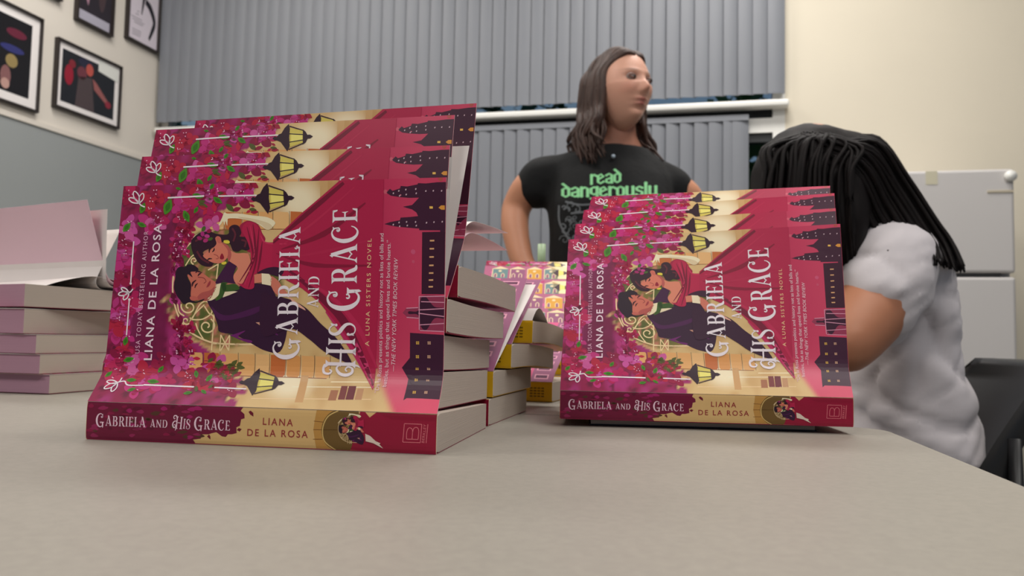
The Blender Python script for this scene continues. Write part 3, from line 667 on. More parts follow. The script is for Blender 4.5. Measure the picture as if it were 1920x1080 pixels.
ART_COVER = prep(make_cover_art(), US, VS, BW, BH, cover_base(None))
SP_U = np.linspace(0, BW, 90); SP_V = np.linspace(0, 22, 12)
ART_SPINE = prep(make_spine_art(), SP_U, SP_V, BW, 22, (216, 178, 118))
TOWN_U = np.linspace(0, BW, 20)
ART_TOWN = prep(make_town_art(), TOWN_U, VS, BW, BH, (176, 96, 128))
def town_spine():
    A = Art(lambda p: p)
    for k in range(24): A.poly([(20 + k * 4.2, 8), (22.6 + k * 4.2, 8), (22.6 + k * 4.2, 13), (20 + k * 4.2, 13)], (120, 84, 20), 1, raw=True)
    for k in range(16): A.poly([(186 + (k % 4) * 4, 5 + (k // 4) * 3), (189 + (k % 4) * 4, 5 + (k // 4) * 3), (189 + (k % 4) * 4, 6.6 + (k // 4) * 3), (186 + (k % 4) * 4, 6.6 + (k // 4) * 3)], (130, 96, 20), 1, raw=True)
    return A
ART_TSPINE = prep(town_spine(), SP_U, SP_V, BW, 22, (222, 172, 22))

def page_block(parent, tf, tb, bow=0.0, pm=None, lift=0.0):
    """text block: thickness tf at the spine, tb at the fore edge"""
    n = 22; s = MB(); x0, x1 = .0003, L_M - .0003; rows = []
    for i in range(n + 1):
        w = i / n; y = .0010 + (.1375 - .0010) * w
        zb = .0006 - bow * math.sin(PI * w); r = .0016 * max(0, 1 - w * 22) 
        zt = tf + (tb - tf) * w - .0006 - bow * math.sin(PI * w) - r
        rows.append((y, zb + r * .5, zt))
    V = []; F = []
    for (y, zb, zt) in rows: V += [(x0, y, zb), (x1, y, zb), (x1, y, zt), (x0, y, zt)]
    mi = []
    for i in range(n):
        a = 4 * i; b = a + 4
        F += [(a, b, b + 1, a + 1), (a + 1, b + 1, b + 2, a + 2), (a + 2, b + 2, b + 3, a + 3), (a + 3, b + 3, b, a)]; mi += [0] * 4
    F += [(0, 1, 2, 3), (4 * n + 3, 4 * n + 2, 4 * n + 1, 4 * n)]; mi += [0, 1]
    o = mesh_obj('page_block', V, F, [M['pages'], pm or M['pages']], parent); o.data.polygons.foreach_set('material_index', mi)
    return o
def book(x, y, z, a, label, group=None, tf=.022, tb=.0205, tilt=0.0, bow=0.0, cover=None, leaves=(), design='novel', pm=None, closed=False, cat='book'):
    b = empty('paperback_book', (x, y, TZ + z), a, label, cat, group)
    if tilt: b.rotation_euler = (tilt, 0, a)
    page_block(b, tf, tb, bow, pm)
    # back cover follows the block
    def bk(u, v): return (.0004 + u * (L_M - .0008), .0004 + v * .1366, .0005 - bow * math.sin(PI * v))
    def bk2(u, v): return (.0004 + u * (L_M - .0008), .0004 + v * .1366, .0001 - bow * math.sin(PI * v))
    n = 12; mb = MB(); mb.grid(bk, 1, n); mb.grid(bk2, 1, n); k = (n + 1) * 2
    for i in range(n):
        a0 = i * 2; mb.f += [[a0, a0 + 2, k + a0 + 2, k + a0], [a0 + 1, k + a0 + 1, k + a0 + 3, a0 + 3]]; mb.mi += [0, 0]
    mb.f += [[0, k, k + 1, 1], [2 * n, 2 * n + 1, k + 2 * n + 1, k + 2 * n]]; mb.mi += [0, 0]
    mb.build('back_cover', M['backcover'] if design == 'novel' else M['yellowcover'], b)
    sd = ART_SPINE if design == 'novel' else ART_TSPINE
    def sp(u, v):
        w = v / 22.0; yy = -.0002 + .0007 * (2 * w - 1) ** 6
        P = np.stack([u / 1000, yy, .0002 + w * (tf - .0004)], -1); N = np.tile(np.array([0, -1.0, 0]), (len(P), 1)); return P, N
    sheet('spine', sd, sp, [M['print'], M['paper']], b, .0006)
    if cover:
        fn = surface(*cover[:2], t=tf - .0002, shear=cover[2] if len(cover) > 2 else 0.0)
        sheet('front_cover', {'novel': ART_COVER, 'town': ART_TOWN}[design], fn, [M['print'], cover[3] if len(cover) > 3 else M['paper']], b)
    if closed:
        sheet('front_cover', {'novel': ART_COVER, 'town': ART_TOWN}[design], lambda u, v: (np.stack([u / 1000, v / 1000 * 1.015, np.full_like(u, tf) + (tb - tf) * v / BH], -1), np.tile(np.array([0, 0, 1.0]), (len(u), 1))), [M['print'], M['paper']], b)
    for lf in leaves:
        fn = surface(lf[0], lf[1], t=tf - .0012, shear=lf[2])
        leaf_sheet('flyleaf', fn, lf[3] if len(lf) > 3 else M['paper'], b, lf[4] if len(lf) > 4 else 132)
    return b
M['backcover'] = mat('crimson_cover_card', (150, 30, 66), 0.4, noise_amt=.08, noise_scale=30)
M['yellowcover'] = mat('yellow_cover_card', (222, 172, 30), 0.4)
def up(phi, p1=58, l1=20): return [(0, p1), (l1 - 4, p1 + 2), (l1 + 9, phi), (140, phi)]
D = math.degrees
# left-hand stack, spines towards us, covers standing open one behind the other
G1 = 'novels with their covers standing open in the left-hand stack'
book(-.2457, .4786, 0, -.1666, 'bottom magenta romance paperback of the left-hand stack, spine and whole cover in full view', G1, .0222, .0178,
     cover=(up(83.6, 50, 20), up(87.5, 52, 20), -.003), leaves=((up(83.2, 48, 20), up(87.1, 50, 20), -.001),))
book(-.2486, .4994, .0222, -.1943, 'second magenta romance paperback up in the left-hand stack, right behind the front cover', G1, .0215, .0213, tilt=-.020,
     cover=(up(80.9, 64, 12), up(83, 66, 12), -.0005), leaves=((up(79.8, 60, 12), up(82, 62, 12), .002),))
book(-.2486, .5119, .0440, -.2030, 'middle magenta romance paperback of the left-hand stack, third cover from the front', G1, .0215, .0213, tilt=-.020, bow=.0004,
     cover=(up(80, 64, 12), up(82.5, 66, 12), .001), leaves=((up(75, 56, 12), up(77, 58, 12), .010, M['paper'], 124),))
book(-.2419, .5314, .0660, -.2390, 'fourth magenta romance paperback up in the left-hand stack, its cover the tallest and rearmost', G1, .0210, .0205, tilt=-.022, bow=.001,
     cover=([(0, 55), (42, 57), (56, 81), (140, 82)], [(0, 55), (42, 57), (56, 84), (140, 86)], .004))
pk = M['pinkpaper']
book(-.2356, .5610, .0882, -.2700, 'top paperback of the left-hand stack with two loose pages curling backwards over it', G1, .0205, .0200, tilt=-.030, bow=-.001,
     leaves=(([(0, 80), (16, 68), (34, 28), (54, 5), (140, 2)], [(0, 80), (16, 68), (34, 28), (54, 5), (140, 2)], .0, M['paper'], 132),
             ([(0, 78), (13, 60), (28, 24), (46, 2), (140, -3)], [(0, 78), (13, 60), (28, 24), (46, 2), (140, -3)], .0, pk, 126)))
# right-hand stack
G2 = 'novels with their covers standing open in the right-hand stack'
book(.0370, .6060, .0052, -.0900, 'bottom magenta romance paperback of the right-hand stack, spine and whole cover in full view', G2, .0212, .0205,
     cover=(up(62.6, 54, 22), up(76.5, 58, 20), .003))
book(.0385, .6225, .0267, -.1022, 'second magenta romance paperback up in the right-hand stack, its cover just behind the front one', G2, .0212, .0205,
     cover=(up(57.2, 55, 10), up(67.7, 60, 10), .0075))
book(.0415, .6391, .0482, -.1046, 'third magenta romance paperback from the bottom of the right-hand stack', G2, .0212, .0205,
     cover=(up(53.1, 52, 10), up(63.2, 56, 10), .0125))
book(.0425, .6600, .0697, -.0958, 'top magenta romance paperback of the right-hand stack, its cover rearmost against the black shirt', G2, .0212, .0205,
     cover=(up(50, 48, 10), up(56, 53, 10), .0210))
# stack directly behind the left-hand one, only its right-hand ends in view
G3 = 'paperbacks piled directly behind the left-hand stack'
def endat(X, Y, a): return X - L_M * math.cos(a), Y - L_M * math.sin(a)
x, y = endat(-.0150, .5930, -.220); book(x, y, 0, -.220, 'paperback lying lowest in the pile behind the left-hand stack, only cream page edges showing', G3, .0198, .0196)
x, y = endat(-.0125, .6030, -.230); book(x, y, .0200, -.230, 'second paperback up in the pile behind the left-hand stack, cover leaning up to the right', G3, .0195, .0190, design='town',
     cover=(up(34, 36, 10), up(34, 36, 10), .0), leaves=((up(33, 30, 10), up(33, 30, 10), .009, M['paper'], 134),))
x, y = endat(.0005, .6420, -.295); book(x, y, .0400, -.295, 'yellow-spined paperback third up in the pile behind the left-hand stack', G3, .0195, .0190, tilt=-.03, bow=-.002, design='town',
     cover=(up(27, 30, 10), up(27, 30, 10), -.010))
x, y = endat(.0180, .6920, -.310); book(x, y, .0600, -.310, 'topmost yellow-spined paperback of the pile behind the left-hand stack, pages sagging to the right', G3, .0195, .0185, tilt=-.06, bow=-.003, design='town',
     leaves=(([(0, 35), (20, 24), (50, -10), (90, -28), (140, -10)], [(0, 48), (15, 34), (35, -18), (60, -30), (140, -4)], .0, M['paper'], 110),))
# pile on the farther table behind the gap
G4 = 'colourful paperbacks with raised covers on the farther table'
x, y = endat(.0430, .834, -.30); book(x, y, 0, -.30, 'yellow-spined paperback lying alone low in the gap between the two front stacks', None, .0205, .0200, design='town',
     cover=(up(26, 40, 12), up(26, 40, 12)))
CX = -.045
for k, (ph, des, lab) in enumerate(((0, 'town', 'lowest closed paperback of the pile on the farther table, mostly hidden behind the yellow-spined books'), (0, 'town', 'second paperback up in the pile on the farther table'), (37, 'town', 'middle paperback of the farther pile, yellow and teal houses on its cover'), (38, 'town', 'fourth paperback up in the farther pile, teal arches and a street lamp on its cover'), (33, 'novel', 'top paperback of the farther pile, pink flowers and a lamp on its cover'))):
    book(CX, 1.012 + .034 * max(0, k - 2), .0206 * k, -.06, lab, G4, .0202, .0200, design=des, cover=(up(ph, ph, 8), up(ph, ph, 8)) if ph else None, closed=not ph)
# far-left pile, fore edges towards us
G5 = 'paperbacks in the far left pile, fore edges to the front'
def rev(cx, cy, b): # front right corner, rotation b of the end face from straight back
    return cx + .1397 * math.sin(b), cy + .1397 * math.cos(b), PI - b
for k, (cx, cy, b, z, t, lab) in enumerate(((-.453, .805, .20, 0, .0192, 'bottom paperback of the far left pile with mauve fore edge'), (-.4607, .800, .20, .0194, .0196, 'second paperback from the bottom of the far left pile'), (-.4643, .798, .22, .0392, .0192, 'middle paperback of the five in the far left pile'), (-.477, .797, .28, .0586, .0250, 'fourth paperback from the bottom of the far left pile, below the open one'))):
    X, Y, a = rev(cx, cy, b); book(X, Y, z, a, lab, G5, t, t, pm=M['mauve'], closed=True)
X, Y, a = rev(-.480, .800, .50)
c1 = [(0, 12), (40, 12), (56, 70), (140, 72)]
book(X, Y, .0850, a, 'open paperback on top of the far left pile with its pale pink inner cover raised', G5, .0215, .0235, pm=M['mauve'],
     cover=(c1, c1, 0.0, pk), leaves=(([(0, 8), (44, 6), (60, 84), (140, 86)], [(0, 8), (44, 6), (60, 84), (140, 86)], -.012, M['paper']), ([(0, 2), (54, 2), (70, 114), (140, 116)], [(0, 2), (54, 2), (70, 114), (140, 116)], .0, M['paper']),
     ([(0, 20), (40, 16), (80, -12), (140, -26)], [(0, 12), (40, 10), (80, -8), (140, -20)], .0, M['paper'])))
# ------------------------------------------------------------------ tables
M['table'] = mat('speckled_grey_laminate', (150, 144, 134), 0.45, noise_amt=.06, noise_scale=260, bump=.06, bump_scale=900, spec=0.4)
M['tabledge'] = mat('grey_table_edging', (150, 146, 138), 0.5)
M['steel'] = mat('grey_painted_steel', (90, 90, 92), 0.4, metallic=0.6)
def table(name, corner, ang, wid, dep, top, label, r=.03, th=.03):
    """corner = far right corner; extends wid to the left and dep towards the front (dep<0: to the back)"""
    t = empty(name, (corner[0], corner[1], 0), ang, label, 'table')
    y0, y1 = (-dep, 0) if dep > 0 else (0, -dep)
    P = []
    for cx, cy, a0 in ((-r, y1 - r, 0), (-wid + r, y1 - r, 90), (-wid + r, y0 + r, 180), (-r, y0 + r, 270)):
        for k in range(9): P.append((cx + r * math.cos(math.radians(a0 + k * 11.25)), cy + r * math.sin(math.radians(a0 + k * 11.25))))
    n = len(P); V = [(x, y, top) for x, y in P] + [(x, y, top - th) for x, y in P]
    F = [list(range(n)), list(range(2 * n - 1, n - 1, -1))] + [[i, n + i, n + (i + 1) % n, (i + 1) % n] for i in range(n)]
    o = mesh_obj('tabletop', V, F, [M['table'], M['tabledge']], t)
    o.data.polygons.foreach_set('material_index', [0, 1] + [1] * n)
    bv = o.modifiers.new('bevel', 'BEVEL'); bv.width = .002; bv.segments = 2; bv.limit_method = 'ANGLE'
    for sx in (-.12, -wid + .12):
        for sy in (y0 + .1, y1 - .1):
            MB().tube([(sx, sy, 0), (sx, sy, top - th)], .016, 12).build('leg', M['steel'], t, True)
    return t
table('folding_table', (.2905, .6395), -.195, 1.5, .76, TZ, 'grey laminate table in the foreground carrying the two open-cover stacks')
table('folding_table', (.27, .652), -.195, 1.55, -.70, TZ - .0005, 'grey table pushed up behind the foreground table, carrying the farther books', r=.02)
# added spacer under the right-hand stack; its black stands in for the shadow there
bk = empty('shadow_spacer', (.060, .6150, TZ), -.086, 'added black spacer beneath the right-hand stack, standing in for its shadow', 'shadow_spacer')
MB().box(0, .165, 0, .095, .0001, .0012).build('back_cover', mat('shadow_black', (24, 22, 24), .6), bk)
MB().box(.001, .164, .001, .094, .0012, .0040).build('page_block', M['pages'], bk)  # core of the added spacer, not real pages
MB().box(0, .165, 0, .095, .0040, .0051).build('front_cover', bpy.data.materials['shadow_black'], bk)

# ------------------------------------------------------------------ room
K = 1.5
WY = -.23303
def wpt(s, z=0.0):   # along the blind wall, from the left corner
    c = Vector((-1.46105 * K, 3.3 * K, 0)); return c + Vector((math.cos(WY), math.sin(WY), 0)) * s + Vector((0, 0, z))
def lpt(s, z=0.0):   # along the left wall, from the corner towards us
    c = Vector((-1.46105 * K, 3.3 * K, 0)); return c + Vector((math.sin(WY), -math.cos(WY), 0)) * s + Vector((0, 0, z))
ZBL = TZ + CAMH + (.90987 - CAMH) * K        # lower end of the upper blinds
ZCR = TZ + CAMH + (.74539 - CAMH) * K        # top of the grey dado
M['wall'] = mat('cream_painted_wall', (222, 214, 203), 0.8, noise_amt=.012, noise_scale=3, bump=.03, bump_scale=180)
M['wallwarm'] = mat('warm_cream_wall', (222, 213, 194), 0.8, noise_amt=.012, noise_scale=3, bump=.03, bump_scale=180)
M['dado'] = mat('grey_dado_paint', (152, 156, 156), 0.6, noise_amt=.015, noise_scale=3)
M['whitepaint'] = mat('white_gloss_paint', (236, 235, 230), 0.35)
M['carpet'] = mat('grey_carpet', (120, 116, 110), 0.9, noise_amt=.1, noise_scale=120, bump=.2, bump_scale=400)
M['ceil'] = mat('white_ceiling_tile', (226, 224, 218), 0.85, noise_amt=.02, noise_scale=30)
M['slat'] = mat('grey_vertical_blind_fabric', (128, 131, 138), 0.5, noise_amt=.03, noise_scale=9, bump=.05, bump_scale=500, stretch=(1, 1, .2))
M['darkmetal'] = mat('black_window_frame', (30, 32, 34), 0.4)
HC = 3.6
def frameM(s, left=False):
    o = lpt(0) if left else wpt(0)
    xd = Vector((math.sin(WY), -math.cos(WY), 0)) if left else Vector((math.cos(WY), math.sin(WY), 0))
    yd = Vector((0, 0, 1)).cross(xd)
    return Matrix(((xd.x, yd.x, 0, o.x), (xd.y, yd.y, 0, o.y), (0, 0, 1, 0), (0, 0, 0, 1)))
MW = frameM(0); ML = frameM(0, True)
def at_wall(o, Mx): o.matrix_world = Mx; return o
# rear wall with a window opening (local x along the wall, y away from the room)
SWL, SWR = .02, 4.00        # span of the glazing
# where the pieces stand, measured along the wall
def s_at_px(px, z):
    lo, hi = -1.0, 7.0
    for _ in range(50):
        m = (lo + hi) / 2; P = wpt(m, z) - Vector((0, 0, TZ + CAMH))
        f = Vector((0, math.cos(PITCH), math.sin(PITCH))); u = Vector((0, -math.sin(PITCH), math.cos(PITCH))); r = Vector((1, 0, 0))
        c, s = math.cos(ROLL), math.sin(ROLL); r2 = r * c + u * s
        x = 960 + FPX * P.dot(r2) / P.dot(f)
        if x < px: lo = m
        else: hi = m
    return (lo + hi) / 2
S_BR = s_at_px(1470, ZBL)        # right end of the upper blinds
S_RAIL = s_at_px(1478, ZBL)
S_LOW = s_at_px(1403, 1.75)      # right end of the lower blinds
S_GL = s_at_px(1449, 1.75); S_FR = s_at_px(1472, 1.75)
b = MB(); T = .12
b.box(-.3, .0, 0, T, 0, HC); b.box(S_FR, 6.5, 0, T, 0, HC); b.box(0, S_FR, 0, T, 0, .9)
at_wall(tag(b.build('wall_back', M['wallwarm']), kind='structure'), MW)
b = MB()
b.box(-.0, S_GL, .04, .10, ZBL - .13, ZBL - .03, 0)
b.box(S_GL, S_FR, .0, .10, .9, HC, 1); b.box(0, S_GL, .02, .10, .9, .96, 1); b.box(0, .05, .02, .1, .96, HC, 1)
zb2 = ZBL - .23
b.box(S_GL - .02, S_GL, .03, .08, .96, zb2, 0); b.box(0, S_GL, .02, .08, zb2, zb2 + .045, 0); b.box(0, S_GL, .0, .10, zb2 + .045, ZBL - .11, 1)
b.box(0, S_GL, .03, .08, 1.50, 1.56, 2)
for s in (.9, 1.9, 2.85): b.box(s, s + .05, .03, .09, .96, HC, 0)
wf = tag(b.build('window_1', [M['darkmetal'], M['whitepaint'], mat('grey_green_transom', (92, 100, 92), .5)]), kind='structure'); at_wall(wf, MW)
gm = bpy.data.materials.new('window_glass'); gm.use_nodes = True; g_ = gm.node_tree.nodes['Principled BSDF']
g_.inputs['Transmission Weight'].default_value = 1; g_.inputs['Roughness'].default_value = 0; g_.inputs['IOR'].default_value = 1.05; g_.inputs['Base Color'].default_value = (.9, .97, .95, 1)
gl = MB().box(.02, S_GL - .01, .055, .06, .92, HC).build('pane', gm, wf)
b = MB(); b.box(-.2, 8.2, -.12 + .12, .12, 0, HC); wl = tag(MB().box(-.12, 8.0, -.0, .12, ZCR, HC).build('wall_left', M['wall']), kind='structure')
# left wall: local x towards us, local y = to the right (into the room) -> build on its other side
def Lbox(mb, x0, x1, d0, d1, z0, z1, mi=0): return mb.box(x0, x1, d0, d1, z0, z1, mi)
bpy.data.objects.remove(wl)
mb = MB(); Lbox(mb, -.12, 8.0, -.12, 0, ZCR, HC); at_wall(tag(mb.build('wall_left', M['wall']), kind='structure'), ML)
mb = MB(); Lbox(mb, -.12, 8.0, -.12, .004, 0, ZCR); at_wall(tag(mb.build('trim_1', M['dado']), kind='structure'), ML)
mb = MB(); Lbox(mb, -.0, 8.0, 0, .012, ZCR - .004, ZCR + .022); at_wall(tag(mb.build('trim_2', M['wall']), kind='structure'), ML)
tag(MB().box(-7, 8, -5, 8, -.05, 0).build('floor', M['carpet']), kind='structure')
tag(MB().box(-7, 8, -5, 8, HC, HC + .1).build('ceiling', M['ceil']), kind='structure')
# vertical blinds: each slat a part of its blind
def blind(name, s0, s1, z0, z1, label, off=-.05, w=.083, pitch=.0725):
    t = empty(name, (0, 0, 0), 0, label, 'window blind'); t.matrix_world = MW @ Matrix.Translation((s0, off, z0))
    n = int((s1 - s0) / pitch) + 1; rnd = random.Random(4); me = None
    hr = MB().box(0, s1 - s0, -.012, .02, z1 - z0, z1 - z0 + .03).build('headrail', M['slat'], t)
    for i in range(n):
        x = min((i + .5) * pitch, s1 - s0 - .04)
        if me is None:
            mb = MB(); k = 6
            for j in range(k + 1):
                q = (j / k - .5) * w; d = .006 * (1 - (2 * j / k - 1) ** 2)
                mb.v += [Vector((q, -d, 0)), Vector((q, -d, z1 - z0)), Vector((q, -d + .0008, 0)), Vector((q, -d + .0008, z1 - z0))]
            for j in range(k):
                a = 4 * j; mb.f += [[a, a + 4, a + 5, a + 1], [a + 2, a + 3, a + 7, a + 6]]; mb.mi += [0, 0]
            o = mb.build('slat', M['slat'], t); me = o.data; me.polygons.foreach_set('use_smooth', [True] * len(me.polygons))
        else:
            o = bpy.data.objects.new('slat', me); COL.objects.link(o); o.parent = t
        o.location = (x, rnd.uniform(-.001, .001), 0); o.rotation_euler = (0, 0, math.radians(13 + rnd.uniform(-2.5, 2.5)))
    return t
blind('vertical_blinds', .03, S_BR, ZBL, HC - .12, 'grey vertical blinds hanging over the tall upper window, above the white rail')
blind('vertical_blinds', .03, S_LOW, .95, ZBL - .128, 'grey vertical blinds over the lower window, below the white rail', off=-.03)
rl = at_wall(MB().box(.02, S_RAIL, -.075, -.005, ZBL - .070, ZBL - .033).build('blind_rail', M['whitepaint'], bevel=.012, seg=3), MW)
tag(rl, 'white horizontal head rail running between the upper and lower blinds', 'rail')
# garden outside the window
def foliage(name, c, R, n, col, label, seed):
    rnd = random.Random(seed); t = empty(name, (c[0], c[1], 0), 0, label, 'tree', None); mb = MB()
    for i in range(n):
        a, bb = rnd.uniform(0, 2 * PI), rnd.uniform(-1, 1); r = R * rnd.uniform(.5, 1) ; q = math.sqrt(1 - bb * bb)
        p = Vector((r * q * math.cos(a), r * q * math.sin(a), c[2] + r * bb)); s = rnd.uniform(.10, .2)
        d = Vector((rnd.gauss(0, 1), rnd.gauss(0, 1), rnd.gauss(0, 1))).normalized(); e = d.orthogonal().normalized() * s; f = d.cross(e).normalized() * s * .5
        k = len(mb.v); mb.v += [p - e, p + f, p + e, p - f]; mb.f.append([k, k + 1, k + 2, k + 3]); mb.mi.append(0)
    mb.build('foliage', mat(name + '_leaves', col, .6, noise_amt=.3, noise_scale=2), t)
    MB().tube([(0, 0, -.5), (.05, 0, c[2] * .6), (0, 0, c[2])], [.12, .1, .05], 8).build('trunk', mat('bark', (80, 66, 54), .9), t, True)
foliage('garden_tree', (3.0, 9.5, 2.4), 1.5, 700, (70, 110, 60), 'leafy green tree outside, seen through the gap right of the lower blinds', 2)
foliage('garden_tree', (-.6, 11.5, 2.6), 2.2, 1500, (44, 84, 58), 'broad dark green tree outside behind the middle of the blinds', 3)
foliage('garden_tree', (-5.8, 12, 2.6), 2.2, 1200, (50, 88, 66), 'dark green tree outside behind the left end of the blinds', 5)
tag(MB().box(-15, 15, 5.5, 30, -.6, -.5).build('ground', mat('lawn', (90, 110, 70), .9)), kind='structure')

# ------------------------------------------------------------------ framed pictures on the left wall
def uvL(px, py):
    """point of the left wall seen at a pixel of the photograph, as (s along wall, z)"""
    f = Vector((0, math.cos(PITCH), math.sin(PITCH))); u = Vector((0, -math.sin(PITCH), math.cos(PITCH))); r = Vector((1, 0, 0))
    c, s = math.cos(ROLL), math.sin(ROLL); r2 = r * c + u * s; u2 = -r * s + u * c
    d = f * FPX + r2 * (px - 960) - u2 * (py - 540)
    n = Vector((math.cos(WY), math.sin(WY), 0)); o = Vector((0, 0, TZ + CAMH)); c0 = lpt(0)
    t = (c0 - o).dot(n) / d.dot(n); P = o + d * t
    return (P - c0).dot(Vector((math.sin(WY), -math.cos(WY), 0))), P.z
M['frameblk'] = mat('dark_brown_frame', (42, 34, 32), .4); M['mount'] = mat('white_mount_board', (238, 232, 230), .6)
picglass = mat('picture_print', attr='Col', rough=.2)
def picture(s0, s1, z0, z1, mount, label, shapes, bg, group='framed pictures on the left wall'):
    t = empty('framed_picture', (0, 0, 0), 0, label, 'picture', group); t.matrix_world = ML @ Matrix.Translation((s1, .002, z0))
    w, h = s1 - s0, z1 - z0; fw = .011; dp = .026
    mb = MB(); mb.box(-w, 0, 0, dp, 0, fw); mb.box(-w, 0, 0, dp, h - fw, h); mb.box(-w, -w + fw, 0, dp, fw, h - fw); mb.box(-fw, 0, 0, dp, fw, h - fw)
    mb.build('frame', M['frameblk'], t)
    MB().box(-w + fw, -fw, .004, .012, fw, h - fw).build('mount', M['mount'], t)
    # the print: u to the right as seen from the room
    m = mount; pw, ph = w - 2 * (fw + m), h - 2 * (fw + m)
    V = []; F = []; C = []
    def put(pts, c, l):
        k = len(V)
        for (a, b_) in pts: V.append((-(fw + m) - pw * a, .0125 + .0004 * l, fw + m + ph * b_)); C.append(lin(c))
        F.append(list(range(k, k + len(pts))))
    put([(0, 0), (1, 0), (1, 1), (0, 1)], bg, 0)
    for pts, c, l in shapes: put(pts, c, l)
    mesh_obj('print', V, F, picglass, t, cols=C)
def E_(cx, cy, a, b, c, l=1): return (ell(cx, cy, a, b), c, l)
# local frame: x from the left edge of the picture towards the corner is negative
ST = [E_(.5, .5, .16, .5, (58, 58, 62))]
a, za = uvL(77, 38); a2, zb_ = uvL(62, 212)
s0 = (a + a2) / 2; z1 = uvL(77, 38)[1]; z0 = uvL(62, 212)[1]
picture(s0, s0 + .62, z0, z1, .045, 'large framed stage photo at the left edge of the wall, singer in a black shirt', [
    E_(.35, .55, .24, .42, (44, 46, 48)), ([(.2, .5), (.1, .1), (.2, .0), (.32, .45)], (44, 46, 48), 1), E_(.47, .84, .07, .11, (190, 120, 110), 2), E_(.42, .9, .08, .09, (70, 46, 40), 3), ([(.55, .25), (.6, .05), (.66, .08), (.6, .4)], (196, 140, 120), 3), E_(.82, .8, .12, .06, (104, 36, 56)), E_(.78, .58, .14, .05, (52, 54, 112)), E_(.78, .42, .07, .09, (150, 130, 84)), E_(.72, .2, .06, .14, (134, 92, 92)), E_(.72, .1, .05, .07, (190, 150, 140), 2)], (24, 22, 26))
s1, _ = uvL(99, 130); s0, _ = uvL(220, 184); z1 = (uvL(103, 70)[1] + uvL(224, 126)[1]) / 2; z0 = (uvL(95, 200)[1] + uvL(216, 242)[1]) / 2
picture(s0, s1, z0, z1, .032, 'white-mounted stage photo of a singer lit red, paper note on its corner', [
    E_(.13, .55, .08, .2, (150, 30, 50)), E_(.18, .78, .06, .08, (130, 40, 50)), E_(.36, .68, .09, .13, (110, 56, 66)), E_(.5, .8, .07, .12, (186, 84, 74), 2), E_(.42, .9, .14, .1, (40, 40, 60), 1), ([(.3, .6), (.55, .66), (.62, .0), (.26, .0)], (78, 66, 68), 1), ([(.56, .66), (.64, .6), (.9, .3), (.86, .24), (.6, .45)], (150, 90, 88), 2), E_(.88, .26, .06, .07, (140, 44, 60), 3), ([(.66, .86), (1.06, .8), (1.06, 1.06), (.66, 1.1)], (226, 226, 220), 4)], (32, 34, 40))
s1, _ = uvL(137, 30); s0, _ = uvL(206, 60); z0 = (uvL(137, 37)[1] + uvL(203, 68)[1]) / 2
picture(s0, s1, z0, z0 + .5, .0, 'dark framed concert poster with a pale strip along its bottom, third picture on the wall', [
    ([(.05, .0), (.95, .0), (.95, .12), (.05, .12)], (176, 172, 186), 2), ([(.3, .2), (.4, .5), (.6, .9), (.45, .9), (.2, .3)], (172, 130, 150), 1), E_(.7, .5, .12, .3, (72, 56, 60)), E_(.4, .6, .1, .2, (90, 40, 70))], (44, 38, 46))
s1, _ = uvL(232, 60); s0, _ = uvL(292, 85); z0 = (uvL(231, 72)[1] + uvL(288, 98)[1]) / 2
arm_ = spline([(.55, .55), (.72, .5), (.88, .35), (.8, .2), (.72, .1)], 5, False)
picture(s0, s1, z0, z0 + .5, .0, 'black-framed pale poster with a black drawn figure, nearest to the blinds', [(q, (34, 30, 38), 1) for q in ribbon(arm_, [.07, .1, .1, .08, .05])] + [(q, (34, 30, 38), 1) for q in ribbon([(.52, .85), (.5, .6), (.44, .36)], [.14, .09, .03])] +
        [([(x, y), (x + w_, y + .004), (x + w_, y + .012), (x, y + .008)], (110, 104, 116), 1) for x, y, w_ in ((.1, .28, .36), (.14, .25, .4), (.2, .22, .3), (.15, .13, .3), (.15, .1, .3), (.15, .07, .28), (.24, .33, .1), (.28, .37, .08))], (224, 214, 224))
s0, _ = uvL(110, 2); z0 = uvL(108, 3)[1]
picture(s0, s0 + .42, z0, z0 + .5, .0, 'black-framed picture cut off by the top edge, only its lower corner showing', [], (60, 50, 60))

# ------------------------------------------------------------------ refrigerator
M['fridge'] = mat('pale_grey_enamel', (206, 202, 200), .35); M['gap'] = mat('dark_rubber_seal', (40, 40, 42), .6)
def fpt(px, Y):
    r = Vector((1, 0, 0)); return (px - 960) / FPX * Y
fr = empty('refrigerator', (0, 0, 0), 0, 'pale grey top-freezer refrigerator standing against the warm wall at the right edge', 'refrigerator')
sL = s_at_px(1672, 1.6) ; FD = .72
fo = wpt(0); 
# left front edge is found on the plane FD in front of the wall
def s_front(px):
    lo, hi = 0, 8
    for _ in range(50):
        m = (lo + hi) / 2; P = MW @ Vector((m, -FD, 1.3)) - Vector((0, 0, TZ + CAMH))
        if 960 + FPX * P.x / P.y < px: lo = m
        else: hi = m
    return (lo + hi) / 2
f0, f1 = s_front(1585), s_front(1908); fr.matrix_world = MW @ Matrix.Translation((f0, -FD, 0)); fw_ = f1 - f0
ph_ = MW @ Vector((s_front(1800), -FD, 0)); Yf = ph_.y
FH = TZ + CAMH + (653 - 315) / FPX * Yf; FS = TZ + CAMH + (653 - 515) / FPX * Yf
MB().box(0, fw_, .06, .70, .02, FH - .01).build('cabinet', M['fridge'], fr, bevel=.01)
MB().box(0, fw_, 0, .055, FS + .008, FH).build('freezer_door', M['fridge'], fr, bevel=.012, seg=3)
MB().box(0, fw_, 0, .055, .08, FS - .008).build('door', M['fridge'], fr, bevel=.012, seg=3)
MB().box(.01, fw_ - .05, .012, .056, FS - .008, FS + .008).build('door_seal', M['gap'], fr)
k = f1 - f0
bd = MB(); bx = s_front(1882) - f0; bd.tube([(bx, -.004, FH - .105), (bx, .002, FH - .105)], .001, 20); 
